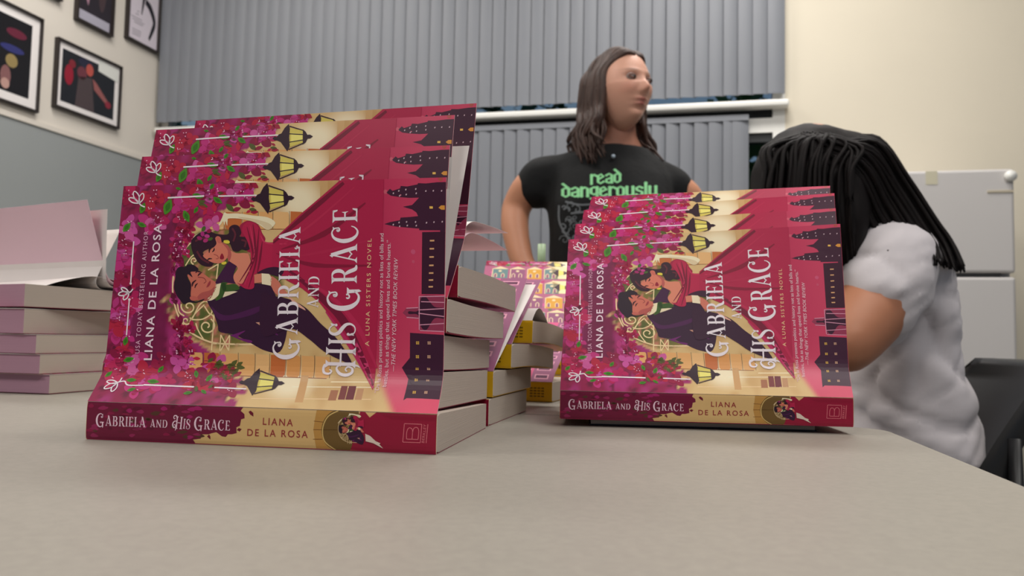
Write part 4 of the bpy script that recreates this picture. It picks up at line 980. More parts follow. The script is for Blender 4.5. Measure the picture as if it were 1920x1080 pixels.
bd = MB().box(bx - .05, bx + .045, -.003, .001, FH - .098, FH - .086); bd.build('badge', mat('champagne_badge', (190, 180, 160), .4), fr, bevel=.004)
mg = MB().tube([(0, 0, 0), (0, -.014, 0)], .022, 20).build('magnet', M['whitepaint'], None, True)
mg.matrix_world = MW @ Matrix.Translation((s_front(1900), -FD - .0002, FH - .032)); tag(mg, 'round white magnet near the top right corner of the refrigerator door', 'magnet')
nt_ = MB().box(-.022, .022, -.001, 0, -.055, 0).build('paper_note', mat('cream_note_paper', (206, 200, 176), .8))
nt_.matrix_world = MW @ Matrix.Translation((s_front(1751), -FD - .0002, FH - .003)); tag(nt_, 'small cream paper note stuck at the top edge of the refrigerator door', 'note')

# ------------------------------------------------------------------ back-projection for figures: point at depth Y seen at (px, py)
def at(px, py, Y):
    f = Vector((0, math.cos(PITCH), math.sin(PITCH))); u = Vector((0, -math.sin(PITCH), math.cos(PITCH))); r = Vector((1, 0, 0))
    c, s = math.cos(ROLL), math.sin(ROLL); r2 = r * c + u * s; u2 = -r * s + u * c
    d = f * FPX + r2 * (px - 960) - u2 * (py - 540); d = d / d.y
    return Vector((0, 0, TZ + CAMH)) + d * Y
# slim pale green bottle on the farther table
p = at(1015, 500, 1.22)
bt = empty('bottle', (p.x, 1.22, TZ - .0005), 0, 'slim pale green bottle standing behind the colourful covers, just its tip showing', 'bottle')
mg_ = mat('pale_green_plastic', (176, 200, 160), .4)
zt_ = at(1015, 457, 1.22).z - TZ
MB().tube([(0, 0, 0), (0, 0, .001), (0, 0, zt_ * .6), (0, 0, zt_ * .7), (0, 0, zt_ * .8)], [.018, .02, .02, .014, .006], 16).build('body', mg_, bt, True)
MB().tube([(0, 0, zt_ * .8), (0, 0, zt_)], .006, 14).build('cap', mg_, bt, True)

# ------------------------------------------------------------------ black chair
M['blackpl'] = mat('black_plastic', (34, 34, 36), .38, bump=.02, bump_scale=300)
ch = empty('chair', (.587, 1.515, 0), math.radians(-17), 'black plastic shell chair carrying the seated person, curved back at the right edge', 'chair')
# local: faces -x; back at +x
def shell(u, v, off=0.0):
    # v 0..1: front lip of the seat -> seat -> up the back ; u across
    w = (u - .5) * 2
    if v < .45:
        t = v / .45; x = -.20 + .36 * t; z = .45 - .02 * math.sin(PI * t) ; hw = .225 
        z += .015 * w * w
    else:
        t = (v - .45) / .55; a = min(1, t * 4)
        x = .16 + .055 * math.sin(a * PI / 2) + .15 * t ** 1.4; z = .45 + .055 * (1 - math.cos(a * PI / 2)) + (.79 - .51) * max(0, t - .1) / .9 ; hw = .225 + .015 * t - (.03 if t > .95 else 0)
        x -= .075 * w * w * min(1, t * 2.2)
    return Vector((x + off * (1 if v > .45 else .2), w * hw, z - off * (0 if v > .55 else 1)))
mb = MB(); mb.grid(lambda u, v: shell(u, v), 24, 40); n0 = len(mb.v); mb.grid(lambda u, v: shell(u, v, .008), 24, 40)
W_ = 25
def rim(i, j): return j * W_ + i
for j in range(40):
    for i in (0, 24): mb.f.append([rim(i, j), rim(i, j + 1), n0 + rim(i, j + 1), n0 + rim(i, j)]); mb.mi.append(0)
for i in range(24):
    for j in (0, 40): mb.f.append([rim(i, j), rim(i + 1, j), n0 + rim(i + 1, j), n0 + rim(i, j)]); mb.mi.append(0)
mb.build('seat_shell', M['blackpl'], ch, True)
for sy in (-1, 1):
    # flared side wing of the back, running down to the seat
    mb = MB()
    def wing(u, v, sy=sy):
        p = shell(.5 + sy * .5, .5 + .5 * v); o = .045 * (1 - v * .2)
        return p + Vector((o * u, sy * .006 * (1 - (2 * u - 1) ** 2), 0))
    mb.grid(wing, 6, 16); mb.build('side_rim', M['blackpl'], ch, True)
    MB().tube([shell(.5 + sy * .5, .80) + Vector((.02, sy * .004, 0)), (.245, sy * .232, .50), (.262, sy * .236, .2), (.27, sy * .238, .012)], [.010, .013, .013, .012], 10).build('upright', M['blackpl'], ch, True)
    for x0, x1 in ((-.12, -.22),):
        MB().tube([(x0, sy * .17, .43), (x1, sy * .22, .012)], .011, 10).build('leg', M['blackpl'], ch, True)
# ------------------------------------------------------------------ people
M['skinw'] = mat('fair_skin', attr='Col', rough=.5, sub=.12, gain=1.0)
M['skint'] = mat('tan_skin', (190, 128, 96), .5, sub=.12, noise_amt=.03, noise_scale=12)
M['blackshirt'] = mat('black_cotton', (9, 10, 12), .9, sheen=.0, bump=.15, bump_scale=60)
M['whiteshirt'] = mat('white_cotton', (214, 207, 210), .85, sheen=.1, bump=.1, bump_scale=25)
M['brownhair'] = mat('brown_hair', (66, 44, 36), .6, noise_amt=.4, noise_scale=26, stretch=(4, 4, .5), spec=.5)
M['blackhair'] = mat('black_brown_hair', (20, 14, 14), .7, noise_amt=.4, noise_scale=30, stretch=(4, 4, .6), spec=.22)
M['jeans'] = mat('dark_denim', (44, 52, 72), .85, noise_amt=.1, noise_scale=120)
M['white_eye'] = mat('eye_white', (150, 138, 132), .5); M['dark_eye'] = mat('dark_iris', (44, 34, 30), .2)
def fuse(name, mb, voxel, m, parent, smooth=6, disp=None):
    """one continuous skin from overlapping tapered limbs"""
    o = mb.build(name, m, None)
    r = o.modifiers.new('r', 'REMESH'); r.mode = 'VOXEL'; r.voxel_size = voxel
    if smooth: s = o.modifiers.new('s', 'SMOOTH'); s.iterations = smooth; s.factor = .5
    bpy.context.view_layer.update(); dg = bpy.context.evaluated_depsgraph_get()
    me = bpy.data.meshes.new_from_object(o.evaluated_get(dg)); o.modifiers.clear(); old = o.data; o.data = me; bpy.data.meshes.remove(old)
    me.materials.clear(); me.materials.append(m)
    if disp:
        co = [v.co.copy() for v in me.vertices]; no = [v.normal.copy() for v in me.vertices]
        for v, c, n in zip(me.vertices, co, no): v.co = c + n * disp(c)
    me.polygons.foreach_set('use_smooth', [True] * len(me.polygons)); me.update()
    o.parent = parent; return o
def loft(mb, rings, n=28, cap=True):
    """rings: (centre, rx, ry, yaw) horizontal ellipses"""
    b = len(mb.v)
    for c, rx, ry, yw in rings:
        c = Vector(c)
        for k in range(n):
            t = 2 * PI * k / n; ct, st = math.cos(t), math.sin(t)
            x = rx * (abs(ct) ** .85) * (1 if ct > 0 else -1); y = ry * (abs(st) ** .85) * (1 if st > 0 else -1)
            mb.v.append(c + Vector((x * math.cos(yw) - y * math.sin(yw), x * math.sin(yw) + y * math.cos(yw), 0)))
    for i in range(len(rings) - 1):
        for k in range(n): mb.f.append([b + i * n + k, b + i * n + (k + 1) % n, b + (i + 1) * n + (k + 1) % n, b + (i + 1) * n + k]); mb.mi.append(0)
    if cap:
        mb.f.append([b + k for k in range(n)][::-1]); mb.mi.append(0); mb.f.append([b + (len(rings) - 1) * n + k for k in range(n)]); mb.mi.append(0)
def path(pts, n=6): return [Vector(p) for p in spline3(pts, n)]
def spline3(pts, n=6):
    P = [np.array(p, float) for p in pts]; N = len(P); out = []
    for i in range(N - 1):
        a, b, c, d = P[max(i - 1, 0)], P[i], P[i + 1], P[min(i + 2, N - 1)]
        for k in range(n):
            t = k / n; out.append(0.5 * ((2 * b) + (-a + c) * t + (2 * a - 5 * b + 4 * c - d) * t * t + (-a + 3 * b - 3 * c + d) * t ** 3))
    out.append(P[-1]); return out
def limb(mb, pts, rad, n=16):
    q = path(pts); r = list(np.interp(np.linspace(0, 1, len(q)), np.linspace(0, 1, len(rad)), rad)); mb.tube(q, r, n)
    for p, rr in ((q[0], r[0]), (q[-1], r[-1])): ball(mb, p, rr * .98)
def ball(mb, c, r, n=12, sc=(1, 1, 1)):
    c = Vector(c); b = len(mb.v)
    for j in range(n + 1):
        th = PI * j / n
        for i in range(n * 2):
            ph = PI * i / n; mb.v.append(c + Vector((r * sc[0] * math.sin(th) * math.cos(ph), r * sc[1] * math.sin(th) * math.sin(ph), r * sc[2] * math.cos(th))))
    w = n * 2
    for j in range(n):
        for i in range(w): mb.f.append([b + j * w + i, b + (j + 1) * w + i, b + (j + 1) * w + (i + 1) % w, b + j * w + (i + 1) % w]); mb.mi.append(0)
def hand(mb, wrist, fwd, palm_n, s=1.0, curl=.5):
    """palm, four unequal bent fingers and a thumb; fwd along the hand, palm_n out of the palm"""
    f = Vector(fwd).normalized(); nrm = Vector(palm_n).normalized(); side = f.cross(nrm).normalized(); w = Vector(wrist)
    for k in range(4):
        o = (k - 1.5) * .019 * s; mb.tube([w + side * o * .7, w + f * .045 * s + side * o, w + f * .088 * s + side * o * 1.05], [.014 * s, .013 * s, .0105 * s], 10)
        L = (.066, .076, .071, .056)[k] * s; p = w + f * .086 * s + side * o * 1.05; pts = [p]; a = curl * .5
        for seg in (.45, .32, .23):
            d = f * math.cos(a) + nrm * math.sin(a); p = p + d * L * seg; pts.append(p); a += curl * .8
        mb.tube(pts, [.0098 * s, .009 * s, .0082 * s, .0065 * s], 8)
    t0 = w + f * .02 * s - side * .03 * s
    mb.tube([w + f * .01 * s - side * .012 * s, t0 + nrm * .006 * s, t0 + f * .03 * s - side * .018 * s + nrm * .016 * s, t0 + f * .056 * s - side * .018 * s + nrm * .022 * s], [.014 * s, .0135 * s, .011 * s, .008 * s], 10)
def head_mesh(c, yaw, pitch, s=1.0, skin=(206, 150, 128)):
    """a face looking along -y before it is turned"""
    R = Matrix.Rotation(yaw, 3, 'Z') @ Matrix.Rotation(pitch, 3, 'X'); NU, NV = 120, 90; V = []; C = []; F = []
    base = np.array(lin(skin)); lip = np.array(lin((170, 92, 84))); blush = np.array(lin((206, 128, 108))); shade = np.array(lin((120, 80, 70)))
    def g(x, z, cx, cz, sx, sz): return math.exp(-((x - cx) / sx) ** 2 - ((z - cz) / sz) ** 2)
    for j in range(NV + 1):
        th = PI * j / NV
        for i in range(NU):
            ph = 2 * PI * i / NU; d = Vector((math.sin(th) * math.sin(ph), -math.sin(th) * math.cos(ph), math.cos(th)))
            x, y, z = d.x * .077, d.y * .095, d.z * .118
            fr = max(0.0, -d.y)
            # cranium fuller behind, jaw narrowing downward
            if z < 0:
                t = -z / .118; x *= 1 - .26 * t ** 1.3 if fr > 0 else 1 - .34 * t; y = y * (1 - .08 * t) if fr > 0 else y * (1 - .5 * t)
            else: y *= 1.0 + (.06 if d.y > 0 else -.04)
            if fr > .2:
                k = min(1, (fr - .2) * 2.2); y0 = y
                y -= k * .015 * g(x, z, 0, -.023, .0115, .012) + k * .009 * g(x, z, 0, -.008, .009, .020)      # nose
                y -= k * .004 * (g(x, z, .0115, -.030, .006, .006) + g(x, z, -.0115, -.030, .006, .006))
                y += k * .0100 * (g(x, z, .031, .010, .017, .0105) + g(x, z, -.031, .010, .017, .0105))          # eye sockets
                y -= k * .0040 * (g(x, z, .030, .026, .022, .007) + g(x, z, -.030, .026, .022, .007))            # brow ridge
                y -= k * .0055 * (g(x, z, .040, -.022, .018, .018) + g(x, z, -.040, -.022, .018, .018))          # cheeks
                y -= k * .0075 * g(x, z, 0, -.050, .020, .0045) + k * .0075 * g(x, z, 0, -.0615, .016, .0050)   # lips
                y += k * .0045 * g(x, z, 0, -.0557, .019, .0018) + k * .004 * g(x, z, 0, -.072, .02, .005)
                y -= k * .010 * g(x, z, 0, -.090, .024, .014)                                                    # chin
            v = Vector((x, y, z)) * s
            col = base.copy()
            if fr > .2:
                m = min(1, 1.1 * (g(x, z, 0, -.050, .021, .0042) + g(x, z, 0, -.0610, .018, .0050))); col = col * (1 - m) + lip * m
                m = .4 * (g(x, z, .042, -.02, .02, .018) + g(x, z, -.042, -.02, .02, .018) + g(x, z, 0, -.024, .012, .01)); col = col * (1 - m) + blush * m
                m = min(.75, .75 * (g(x, z, .032, .0295, .018, .0030) + g(x, z, -.032, .0295, .018, .0030))); col = col * (1 - m) + np.array(lin((84, 60, 50))) * m
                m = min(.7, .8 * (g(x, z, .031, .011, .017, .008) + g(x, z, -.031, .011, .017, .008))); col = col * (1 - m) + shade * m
            V.append(Vector(c) + R @ v); C.append(col)
    for j in range(NV):
        for i in range(NU): F.append([j * NU + i, (j + 1) * NU + i, (j + 1) * NU + (i + 1) % NU, j * NU + (i + 1) % NU])
    # ears
    for sx in (-1, 1):
        for r_, off in ((.030, 0), ):
            b = len(V)
            for j in range(9):
                th = PI * j / 8
                for i in range(14):
                    ph = 2 * PI * i / 14; q = Vector((sx * (.074 + .007 * math.sin(th) * math.cos(ph)), .008 + .015 * math.sin(th) * math.sin(ph), -.004 + .030 * math.cos(th)))
                    V.append(Vector(c) + R @ (q * s)); C.append(base * .95)
            for j in range(8):
                for i in range(14): F.append([b + j * 14 + i, b + (j + 1) * 14 + i, b + (j + 1) * 14 + (i + 1) % 14, b + j * 14 + (i + 1) % 14])
    return V, F, C, R
def eyes(c, R, s, parent, look=0.0):
    for sx in (-1, 1):
        mb = MB(); p = Vector((sx * .031, -.0722, .010)) * s; ball(mb, Vector(c) + R @ p, .0125 * s, 12); mb.build('eye', M['white_eye'], parent, True)
        o = parent.children[-1] if False else None
        mb = MB(); q = Vector((sx * .031 + look, -.0722 - .0088, .0095)) * s; ball(mb, Vector(c) + R @ q, .0078 * s, 10, (1, .6, 1)); mb.build('iris', M['dark_eye'], parent, True)
        # lids
        for dz, w in ((.0085, .0024), (-.0085, .0018)):
            mb = MB(); pts = []
            for k in range(9):
                t = (k / 8 - .5) * 2; pts.append(Vector(c) + R @ (Vector((sx * .031 + t * .0150, -.0722 - .0112 * math.cos(t * 1.0) - .0005, .010 + dz * (1 - t * t) * .55)) * s))
            mb.tube(pts, [.0008 * s] + [w * s] * 7 + [.0008 * s], 6); mb.build('eyelid', M['lid'], parent, True)
M['lid'] = mat('eyelid_skin', (136, 92, 80), .5)
def lock(mb, pts, r, n=7, flat=.55):
    q = path(pts, 5); N = len(q); rs = [r * (.55 + .45 * min(1, k / (N * .25))) * (1 - .85 * max(0, (k / (N - 1) - .55) / .45) ** 1.5) + .0008 for k in range(N)]
    mb.tube(q, rs, n)

# ---- standing woman ---------------------------------------------------------
WYD = 2.40
wo = empty('person', (.30, WYD, 0), 0, 'standing woman with long brown hair and black T-shirt with green lettering, hand on hip', 'person')
wi = Matrix.Translation((-.30, -WYD, 0))
def wl(px, py, dy=0.0): return at(px, py, WYD + dy) - Vector((.30, WYD, 0))
HS = 1.06; hc = wl(1163, 170, -.02); hy = math.radians(36)
sh_l = wl(1050, 306, .0); sh_r = wl(1238, 314, .03)
nb = wl(1150, 285, .02)
mb = MB()
# torso under the shirt, hips and legs
tc = Vector(((sh_l.x + sh_r.x) / 2 + .0, .03, 0))
loft(mb, [((tc.x, .04, .93), .165, .115, 0), ((tc.x, .03, 1.05), .15, .105, 0), ((tc.x, .03, 1.2), .15, .11, 0), ((tc.x, .035, 1.30), .155, .095, 0), ((nb.x, .04, 1.37), .10, .07, 0), ((nb.x + .01, .03, 1.42), .058, .058, 0)])
limb(mb, [(nb.x + .005, .04, 1.36), (nb.x + .012, .02, 1.43), (hc.x - .01, .01, hc.z - .04)], [.068, .056, .055])
for sx in (-1, 1): limb(mb, [(tc.x + sx * .085, .04, .93), (tc.x + sx * .09, .02, .5), (tc.x + sx * .095, .05, .09)], [.095, .065, .042]); mb.tube([(tc.x + sx * .095, .07, .05), (tc.x + sx * .1, -.11, .03)], [.04, .035], 12)
# right arm (left in view), hand on the hip
el = wl(968, 388, .06); hand_l = Vector((tc.x - .165, -.04, .965))
fo_ = wl(972, 470, .0)
limb(mb, [sh_l + Vector((.035, .02, -.03)), wl(1000, 345, .03), el], [.056, .052, .044])
limb(mb, [el, wl(966, 430, .03), wl(984, 500, -.02), hand_l + Vector((-.03, 0, .02))], [.045, .042, .034, .026])
hand(mb, hand_l + Vector((-.03, 0, .02)), (.75, -.2, -.62), (-.2, .5, -.5), .95, .25)
# left arm hangs at her side
er = wl(1300, 420, .05); hr_ = Vector((er.x + .005, -.02, .86))
limb(mb, [sh_r + Vector((-.03, .01, -.03)), wl(1285, 370, .04), er], [.060, .052, .044]); limb(mb, [er, er + Vector((.01, -.03, -.12)), hr_], [.044, .04, .027])
hand(mb, hr_, (0, -.05, -1), (-1, 0, 0), .95, .35)
body = fuse('body', mb, .008, M['skinw'], wo, 8)
# head joined into the same skin
V, F, C, R = head_mesh(hc, hy, math.radians(-4), HS, (226, 170, 146))
n0 = len(body.data.vertices); bv = [v.co[:] for v in body.data.vertices]; bf = [tuple(p.vertices) for p in body.data.polygons]
armc = lin((204, 142, 110)); neckc = lin((196, 136, 112))
cols = [neckc if co[2] > 1.36 and abs(co[0] - nb.x) < .12 else armc for co in bv]
me = bpy.data.meshes.new('body'); me.from_pydata(bv + [tuple(v) for v in V], [], bf + [tuple(i + n0 for i in f) for f in F]); me.materials.append(M['skinw'])
ca = me.color_attributes.new('Col', 'FLOAT_COLOR', 'POINT'); arr = np.ones((n0 + len(V), 4), np.float32); arr[:n0, :3] = np.array(cols); arr[n0:, :3] = np.array(C); ca.data.foreach_set('color', arr.ravel())
me.polygons.foreach_set('use_smooth', [True] * len(me.polygons)); body.data = me
eyes(hc, R, HS, wo, .003)
# T-shirt
mb = MB()
loft(mb, [((tc.x, .04, .86), .19, .145, 0), ((tc.x, .03, 1.0), .178, .14, 0), ((tc.x, .015, 1.12), .180, .150, 0), ((tc.x, .01, 1.2), .186, .150, 0), ((tc.x, .025, 1.29), .190, .115, 0), ((tc.x - .005, .03, 1.335), .175, .090, 0), ((nb.x, .035, 1.385), .10, .075, 0)])
limb(mb, [(tc.x - .08, .03, 1.345), sh_l + Vector((.03, .015, -.02)), wl(1014, 335, .03), wl(1006, 352, .035)], [.045, .058, .064, .064])
limb(mb, [(tc.x + .08, .03, 1.34), sh_r + Vector((-.03, .01, -.02)), wl(1258, 352, .04), wl(1266, 384, .045)], [.045, .058, .063, .063])
def wr(c): return .004 * noise.noise(Vector((c.x * 9, c.y * 9, c.z * 5))) + .0022 * noise.noise(Vector((c.x * 22, c.y * 22, c.z * 14 + c.x * 10)))
shirt = fuse('t_shirt', mb, .010, M['blackshirt'], wo, 5, wr)
# lettering on the chest, wrapped on the shirt
def on_shirt(shirt, F, fx, col, name, off=.0012):
    from mathutils.bvhtree import BVHTree
    bvh = BVHTree.FromObject(shirt, bpy.context.evaluated_depsgraph_get()) if False else BVHTree.FromPolygons([v.co for v in shirt.data.vertices], [p.vertices for p in shirt.data.polygons])
    bm = bmesh.new()
    for f in F:
        try: bm.faces.new([bm.verts.new((p[0], p[1], 0)) for p in f])
        except ValueError: pass
    V = []
    bmesh.ops.subdivide_edges(bm, edges=bm.edges[:], cuts=1, use_grid_fill=True); bm.verts.index_update()
    for v in bm.verts:
        q = fx(v.co.x, v.co.y); o = Vector((0, -WYD, TZ + CAMH)) - Vector((.30, 0, 0)); d = (q - o).normalized()
        hit = bvh.ray_cast(o, d)[0]; V.append((hit if hit is not None else q) - d * off)
    Fc = [[v.index for v in f.verts] for f in bm.faces]; bm.free()
    return mesh_obj(name, V, Fc, col, shirt)
M['green'] = mat('mint_green_print', (140, 214, 150), .7); M['greyprint'] = mat('grey_print', (112, 116, 120), .8)
BL_ = {'r': ([(0, 0), (0, 1)], [(0, .8), (.22, 1), (.38, .84)]), 'e': ([(.4, .18), (.18, 0), (0, .15), (0, .85), (.22, 1), (.4, .75), (0, .45)],),
       'a': ([(.4, 0), (.4, .85), (.2, 1), (0, .85)], [(.4, .55), (0, .4), (0, .12), (.2, 0), (.4, .15)]), 'd': ([(.02, 1.4), (.4, .9), (.4, .15), (.2, 0), (0, .15), (0, .8), (.2, .98), (.4, .8)],),
       'n': ([(0, 0), (0, 1)], [(0, .8), (.22, 1), (.4, .85), (.4, 0)]), 'g': ([(.4, .9), (.2, 1), (0, .85), (0, .35), (.2, .2), (.4, .35)], [(.4, 1), (.4, -.2), (.2, -.4), (0, -.25)]),
       'o': ([(.2, 1), (0, .85), (0, .15), (.2, 0), (.4, .15), (.4, .85), (.2, 1)],), 'u': ([(0, 1), (0, .15), (.2, 0), (.4, .15)], [(.4, 1), (.4, 0)]),
       's': ([(.38, .85), (.2, 1), (0, .82), (.05, .6), (.36, .42), (.4, .18), (.2, 0), (0, .15)],), 'l': ([(0, 1.4), (0, .12), (.14, 0)],), 'y': ([(0, 1), (0, .2), (.2, .05), (.4, .2)], [(.4, 1), (.4, -.1), (.12, -.4)])}
def blackletter(text, p0, p1, h):
    """angular broken-script lettering between two baseline points"""
    F = []; x = 0
    for c in text:
        for st in BL_[c]:
            q = [(x + a, b) for a, b in st]; F += ribbon(q, [.2] * len(q))
            for a, b in (q[0], q[-1]): F.append([(a - .14, b), (a, b - .14), (a + .14, b), (a, b + .14)])
        x += (.26 if c == 'l' else .5 if c == 'r' else .62)
    a = np.array(p0, float); d = (np.array(p1, float) - a) / x; up = np.array([0.0, -1.0]) * h
    return F, (lambda x, y: wl(*(a + d * x + up * y)))
F, fx = blackletter('read', (1109, 345), (1168, 341), 17); on_shirt(shirt, F, fx, M['green'], 'lettering')
F, fx = blackletter('dangerously', (1055, 369), (1236, 366), 17); on_shirt(shirt, F, fx, M['green'], 'lettering')
G = []
rg = random.Random(8)
for k in range(26):
    cx, cy = rg.uniform(1052, 1118), rg.uniform(384, 452); G += ribbon(spiral(cx, cy, rg.uniform(4, 12), 1, rg.uniform(0, 360), rg.uniform(400, 700), 10), rg.uniform(1.2, 3))
for q in ([(1048, 385), (1050, 420), (1075, 460)], [(1060, 378), (1090, 384), (1130, 380)], [(1070, 400), (1110, 396)], [(1095, 420), (1120, 440)]): G += ribbon(spline(q, 6, False), 3.5)
on_shirt(shirt, G, lambda x, y: wl(x, y), M['greyprint'], 'printed_graphic')
pd = wl(1150, 293, -.075); mb = MB(); ball(mb, pd, .006, 10); mb.build('pendant', mat('pale_blue_pendant', (190, 206, 220), .2), wo, True)
# hair: centre parting, waves to the shoulders
mb = MB(); rh = random.Random(21)
def hl(x, y, z): return hc + R @ Vector((x, y, z))
cap = MB(); NU, NV = 40, 26
def capf(u, v):
    ph = 2 * PI * u; th = v * PI * .62; d = Vector((math.sin(th) * math.sin(ph), -math.sin(th) * math.cos(ph), math.cos(th)))
    k = 1.10
    # open over the face
    fr = max(0, -d.y)
    lim = .34 if fr > 0 else 9
    p = Vector((d.x * .077 * k, d.y * .095 * k * (1.08 if d.y > 0 else .93), d.z * .118 * k))
    if d.y < 0 and d.z < .72 + .25 * (1 - abs(d.x)):
        p *= .86
    return hc + R @ p
cap.grid(capf, NU, NV); 
for i in range(250):
    sx = 1 if rh.random() < .5 else -1; t = rh.random()         # t: position from forehead (0) to crown/back (1)
    y0 = -.070 + .165 * t; top = .108 * math.sqrt(max(.05, 1 - (y0 / .1) ** 2)) + .008
    w1 = .070 + rh.uniform(0, .012); yb = -.020 + .10 * t + rh.uniform(-.008, .008)
    endx = sx * (.07 + rh.uniform(-.03, .07)); endy = rh.uniform(-.05, .07) if sx < 0 else rh.uniform(-.06, .05); ln = rh.uniform(-.30, -.20)
    wv = rh.uniform(-.014, .014)
    pts = [hl(sx * .004, y0, top), hl(sx * .038, y0 * .95 + .004, top * .92 + .006), hl(sx * w1 * .93, yb, .045), hl(sx * (w1 + .004), yb + .006, -.01), hl(sx * (w1 + .006), yb + .012, -.06),
           hl(sx * (w1 + .010) + wv, yb + .012 + wv, -.10)]
    q = pts[-1]; out = sx * rh.uniform(.0, .05 if sx > 0 else .02)
    dv = R @ Vector((out, rh.uniform(-.03, .035), 0))
    pts += [q + dv * .7 + Vector((wv, -wv, -.045)), q + dv * 1.2 + Vector((-wv * 1.5, wv, rh.uniform(-.135, -.075)))]
    lock(mb, pts, rh.uniform(.005, .010))
for i in range(60):     # back of the head
    a = rh.uniform(-1.2, 1.2); x0 = math.sin(a) * .08; y0 = math.cos(a) * .1 + .008
    pts = [hl(x0 * .2, .02, .122), hl(x0 * .8, y0 * .8, .085), hl(x0, y0, .02), hl(x0, y0 + .004, -.06), hl(x0 * 1.1, y0 - .005, -.13), hl(x0 * 1.2, y0 - .01, rh.uniform(-.2, -.16))]
    lock(mb, pts, .012)
k0 = len(mb.v); mb.v += cap.v; mb.f += [[i + k0 for i in f] for f in cap.f]; mb.mi += cap.mi
mb.build('hair', M['brownhair'], wo, True)
# jeans
mb = MB(); loft(mb, [((tc.x, .04, .82), .18, .13, 0), ((tc.x, .04, .99), .16, .118, 0)])
for sx in (-1, 1): limb(mb, [(tc.x + sx * .085, .04, .88), (tc.x + sx * .09, .025, .5), (tc.x + sx * .095, .05, .10)], [.108, .078, .06])
fuse('jeans', mb, .012, M['jeans'], wo, 3)

# ---- seated person seen from behind -----------------------------------------
GY = 1.36
go = empty('person', (.70, 1.46, 0), 0, 'seated person in a white T-shirt bending forward, long straight black hair over the back', 'person')
G0 = Vector((.70, 1.46, 0))
def gl(px, py, Y): return at(px, py, Y) - G0
hcg = gl(1520, 350, 1.33)
mb = MB()
ball(mb, hcg, .1, 16, (.95, .82, 1.05))
nk = gl(1630, 440, 1.36); shr = gl(1672, 492, 1.27); shl = gl(1640, 480, 1.60)
limb(mb, [hcg + Vector((.03, 0, -.03)), nk], [.055, .055])
hip = Vector((.03, 0, .52)); 
limb(mb, [nk, Vector((-.02, -.03, .85)), hip + Vector((-.03, -.02, 0))], [.05, .075, .09])
limb(mb, [nk, shr], [.05, .05]); limb(mb, [nk, shl], [.05, .05])
elb = gl(1585, 640, 1.20); wr_ = Vector((-.30, -.12, TZ + .035)); 
limb(mb, [shr, gl(1640, 570, 1.235), elb], [.058, .057, .048]); limb(mb, [elb, (elb + wr_) / 2 + Vector((0, 0, .01)), wr_], [.043, .036, .025])
hand(mb, wr_, (-1, .3, -.12), (0, 0, -1), .9, .5)
el2 = Vector((-.16, .24, .80)); w2 = Vector((-.33, .12, TZ + .035)); limb(mb, [shl, (shl + el2) / 2, el2], [.05, .048, .04]); limb(mb, [el2, (el2 + w2) / 2, w2], [.04, .035, .025]); hand(mb, w2, (-1, -.2, -.12), (0, 0, -1), .9, .4)
for sy in (-1, 1): limb(mb, [hip + Vector((0, sy * .09, 0)), Vector((-.24, sy * .1, .55)), Vector((-.38, sy * .1, .50)), Vector((-.40, sy * .1, .30)), Vector((-.38, sy * .1, .09))], [.085, .075, .058, .05, .038]); mb.tube([(-.36, sy * .1, .045), (-.54, sy * .1, .03)], [.04, .034], 12)
gb = fuse('body', mb, .008, M['skint'], go, 6)
# shirt: silhouette from the photograph's side-on view
mb = MB()
rows = [(455, 1640, 1745, .15), (500, 1606, 1788, .185), (560, 1600, 1800, .19), (640, 1606, 1806, .18), (700, 1602, 1818, .18), (770, 1600, 1838, .185), (840, 1600, 1848, .19), (905, 1606, 1852, .19), (950, 1610, 1850, .18)]
for (y, xa, xb, hw) in rows:
    pass
rr = []
for (y, xa, xb, hw) in rows[::-1]:
    pa, pb = gl(xa, y, 1.40), gl(xb - 24, y, 1.40); rr.append((((pa.x + pb.x) / 2, 1.42 - 1.46, (pa.z + pb.z) / 2), (pb.x - pa.x) / 2, hw * .93, math.radians(-8)))
loft(mb, rr)
limb(mb, [gl(1690, 475, 1.34), gl(1668, 500, 1.27), gl(1655, 545, 1.245), gl(1648, 568, 1.24)], [.07, .076, .072, .070])
limb(mb, [gl(1680, 475, 1.46), shl, (shl + el2) / 2], [.07, .07, .06])
def wrg(c):
    a = c.z * 34 + c.x * 16 + 2.5 * noise.noise(c * 4); f = max(0, min(1, (1.02 - c.z) * 6)); rd = max(0, 1 - abs(noise.noise(Vector((c.x * 7 + 4, c.y * 6, c.z * 13 + c.x * 7))) * 3.2))
    r2_ = max(0, 1 - abs(noise.noise(Vector((c.x * 11 + 1, c.y * 9, c.z * 26 - c.x * 12 + 5))) * 4)); return -.009 * f * rd * rd - .0035 * f * r2_ + .003 * f * math.sin(a * 1.6) - .0018 * (1 - f) * r2_ + .0035 * noise.noise(Vector((c.x * 10, c.y * 10, c.z * 7))) + .0012 * noise.noise(c * 26)
fuse('t_shirt', mb, .008, M['whiteshirt'], go, 6, wrg)
mb = MB(); loft(mb, [((.03, 0, .47), .13, .17, 0), ((.03, 0, .6), .12, .16, 0)])
for sy in (-1, 1): limb(mb, [hip + Vector((0, sy * .09, 0)), Vector((-.24, sy * .1, .56)), Vector((-.39, sy * .1, .50)), Vector((-.40, sy * .1, .30)), Vector((-.38, sy * .1, .11))], [.098, .088, .07, .06, .05])
fuse('trousers', mb, .012, M['jeans'], go, 3)
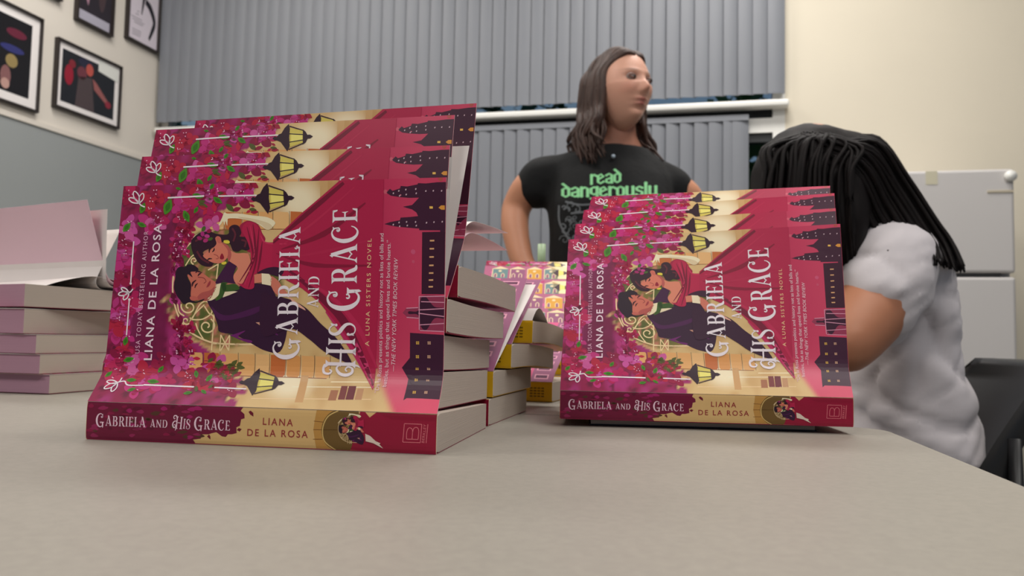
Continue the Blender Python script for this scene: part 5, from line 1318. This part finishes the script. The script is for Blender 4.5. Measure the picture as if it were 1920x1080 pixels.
# long straight hair
mb = MB(); rg = random.Random(4)
def ga(px, py, Y): return gl(px, py, Y)
hm = MB(); ball(hm, hcg, .100, 16, (.98, .86, 1.05))
limb(hm, [ga(1520, 335, 1.335), ga(1590, 348, 1.34), ga(1650, 385, 1.34), ga(1700, 420, 1.335), ga(1750, 456, 1.33), ga(1790, 494, 1.32)], [.090, .086, .060, .044, .028, .010])
limb(hm, [ga(1600, 350, 1.30), ga(1660, 392, 1.29), ga(1720, 436, 1.29)], [.06, .05, .03]); limb(hm, [ga(1600, 350, 1.39), ga(1660, 392, 1.40), ga(1720, 436, 1.39)], [.06, .05, .03])
limb(hm, [ga(1500, 340, 1.31), ga(1490, 420, 1.29), ga(1510, 500, 1.28)], [.080, .065, .04]); limb(hm, [ga(1560, 360, 1.28), ga(1575, 430, 1.26), ga(1585, 490, 1.26)], [.06, .045, .02])
hmo = fuse('hm', hm, .008, M['blackhair'], None, 8, lambda c: .0016 * noise.noise(Vector((c.x * 60, c.y * 60, c.z * 8))))
mb.v += [v.co.copy() for v in hmo.data.vertices]; mb.f += [list(p.vertices) for p in hmo.data.polygons]; mb.mi += [0] * len(hmo.data.polygons); bpy.data.objects.remove(hmo)
k = len(mb.v); s2 = MB(); loft(s2, []) if False else None
for i in range(1100):
    t = rg.random(); dep = rg.uniform(-1, 1)
    # start on the crown line, sweep back over the nape, end along the back
    sx, sy = 1478 + 105 * t + rg.uniform(-6, 6), 254 - 18 * math.sin(PI * min(1, t * .9 + .1)) + rg.uniform(0, 6)
    Y0 = 1.33 + .09 * dep * math.sqrt(max(0, 1 - (t - .4) ** 2))
    sy += 26 * dep * dep
    mid1 = (1612 + 36 * t - 20 * (1 - t), 262 + (1 - t) * 70 + rg.uniform(-4, 8)); mid2 = (1672 + 32 * t - 40 * (1 - t), 335 + (1 - t) * 80); mid3 = (1722 + 28 * t - 60 * (1 - t), 405 + (1 - t) * 62)
    ex = 1808 - 170 * (1 - t) ** 1.0 + rg.uniform(-8, 4); ey = 512 - 40 * (1 - t) + rg.uniform(-14, 0); Ye = 1.30 + .10 * dep
    wdt = .085 * dep
    pts = [ga(sx, sy, Y0), ga(*mid1, 1.335 + .105 * dep), ga(*mid2, 1.34 + .10 * dep), ga(*mid3, 1.335 + .10 * dep), ga((mid3[0] + ex) / 2 + 6, (mid3[1] + ey) / 2, 1.325 + .1 * dep), ga(ex, ey, Ye)]
    if t < .15: pts = pts[:-1]
    lock(mb, pts, rg.uniform(.0018, .0034), 5)
for i in range(500):     # front and side curtain falling towards the page
    a = rg.uniform(-1, 1); x0 = 1500 + 60 * rg.random(); Y0 = 1.33 + .09 * a
    xl = rg.uniform(1424, 1605); yl = rg.uniform(440, 520)
    if xl < 1450: yl = rg.uniform(360, 420)
    ymid = 300 if xl < 1500 else 290
    pts = [ga(x0, 246 + 12 * a * a, Y0), ga((x0 + xl) / 2 + (xl - 1500) * .45, 262 + abs(xl - 1515) * .18, 1.33 + .105 * a), ga(xl + (8 if xl < 1515 else -2), 320 + abs(xl - 1515) * .05, 1.33 + .1 * a - .02), ga(xl, (340 + yl) / 2 + 20, 1.32 + .09 * a - .02), ga(xl + 4, yl + 10, 1.32 + .08 * a)]
    lock(mb, pts, rg.uniform(.0018, .0034), 5)
mb.build('hair', M['blackhair'], go, True)
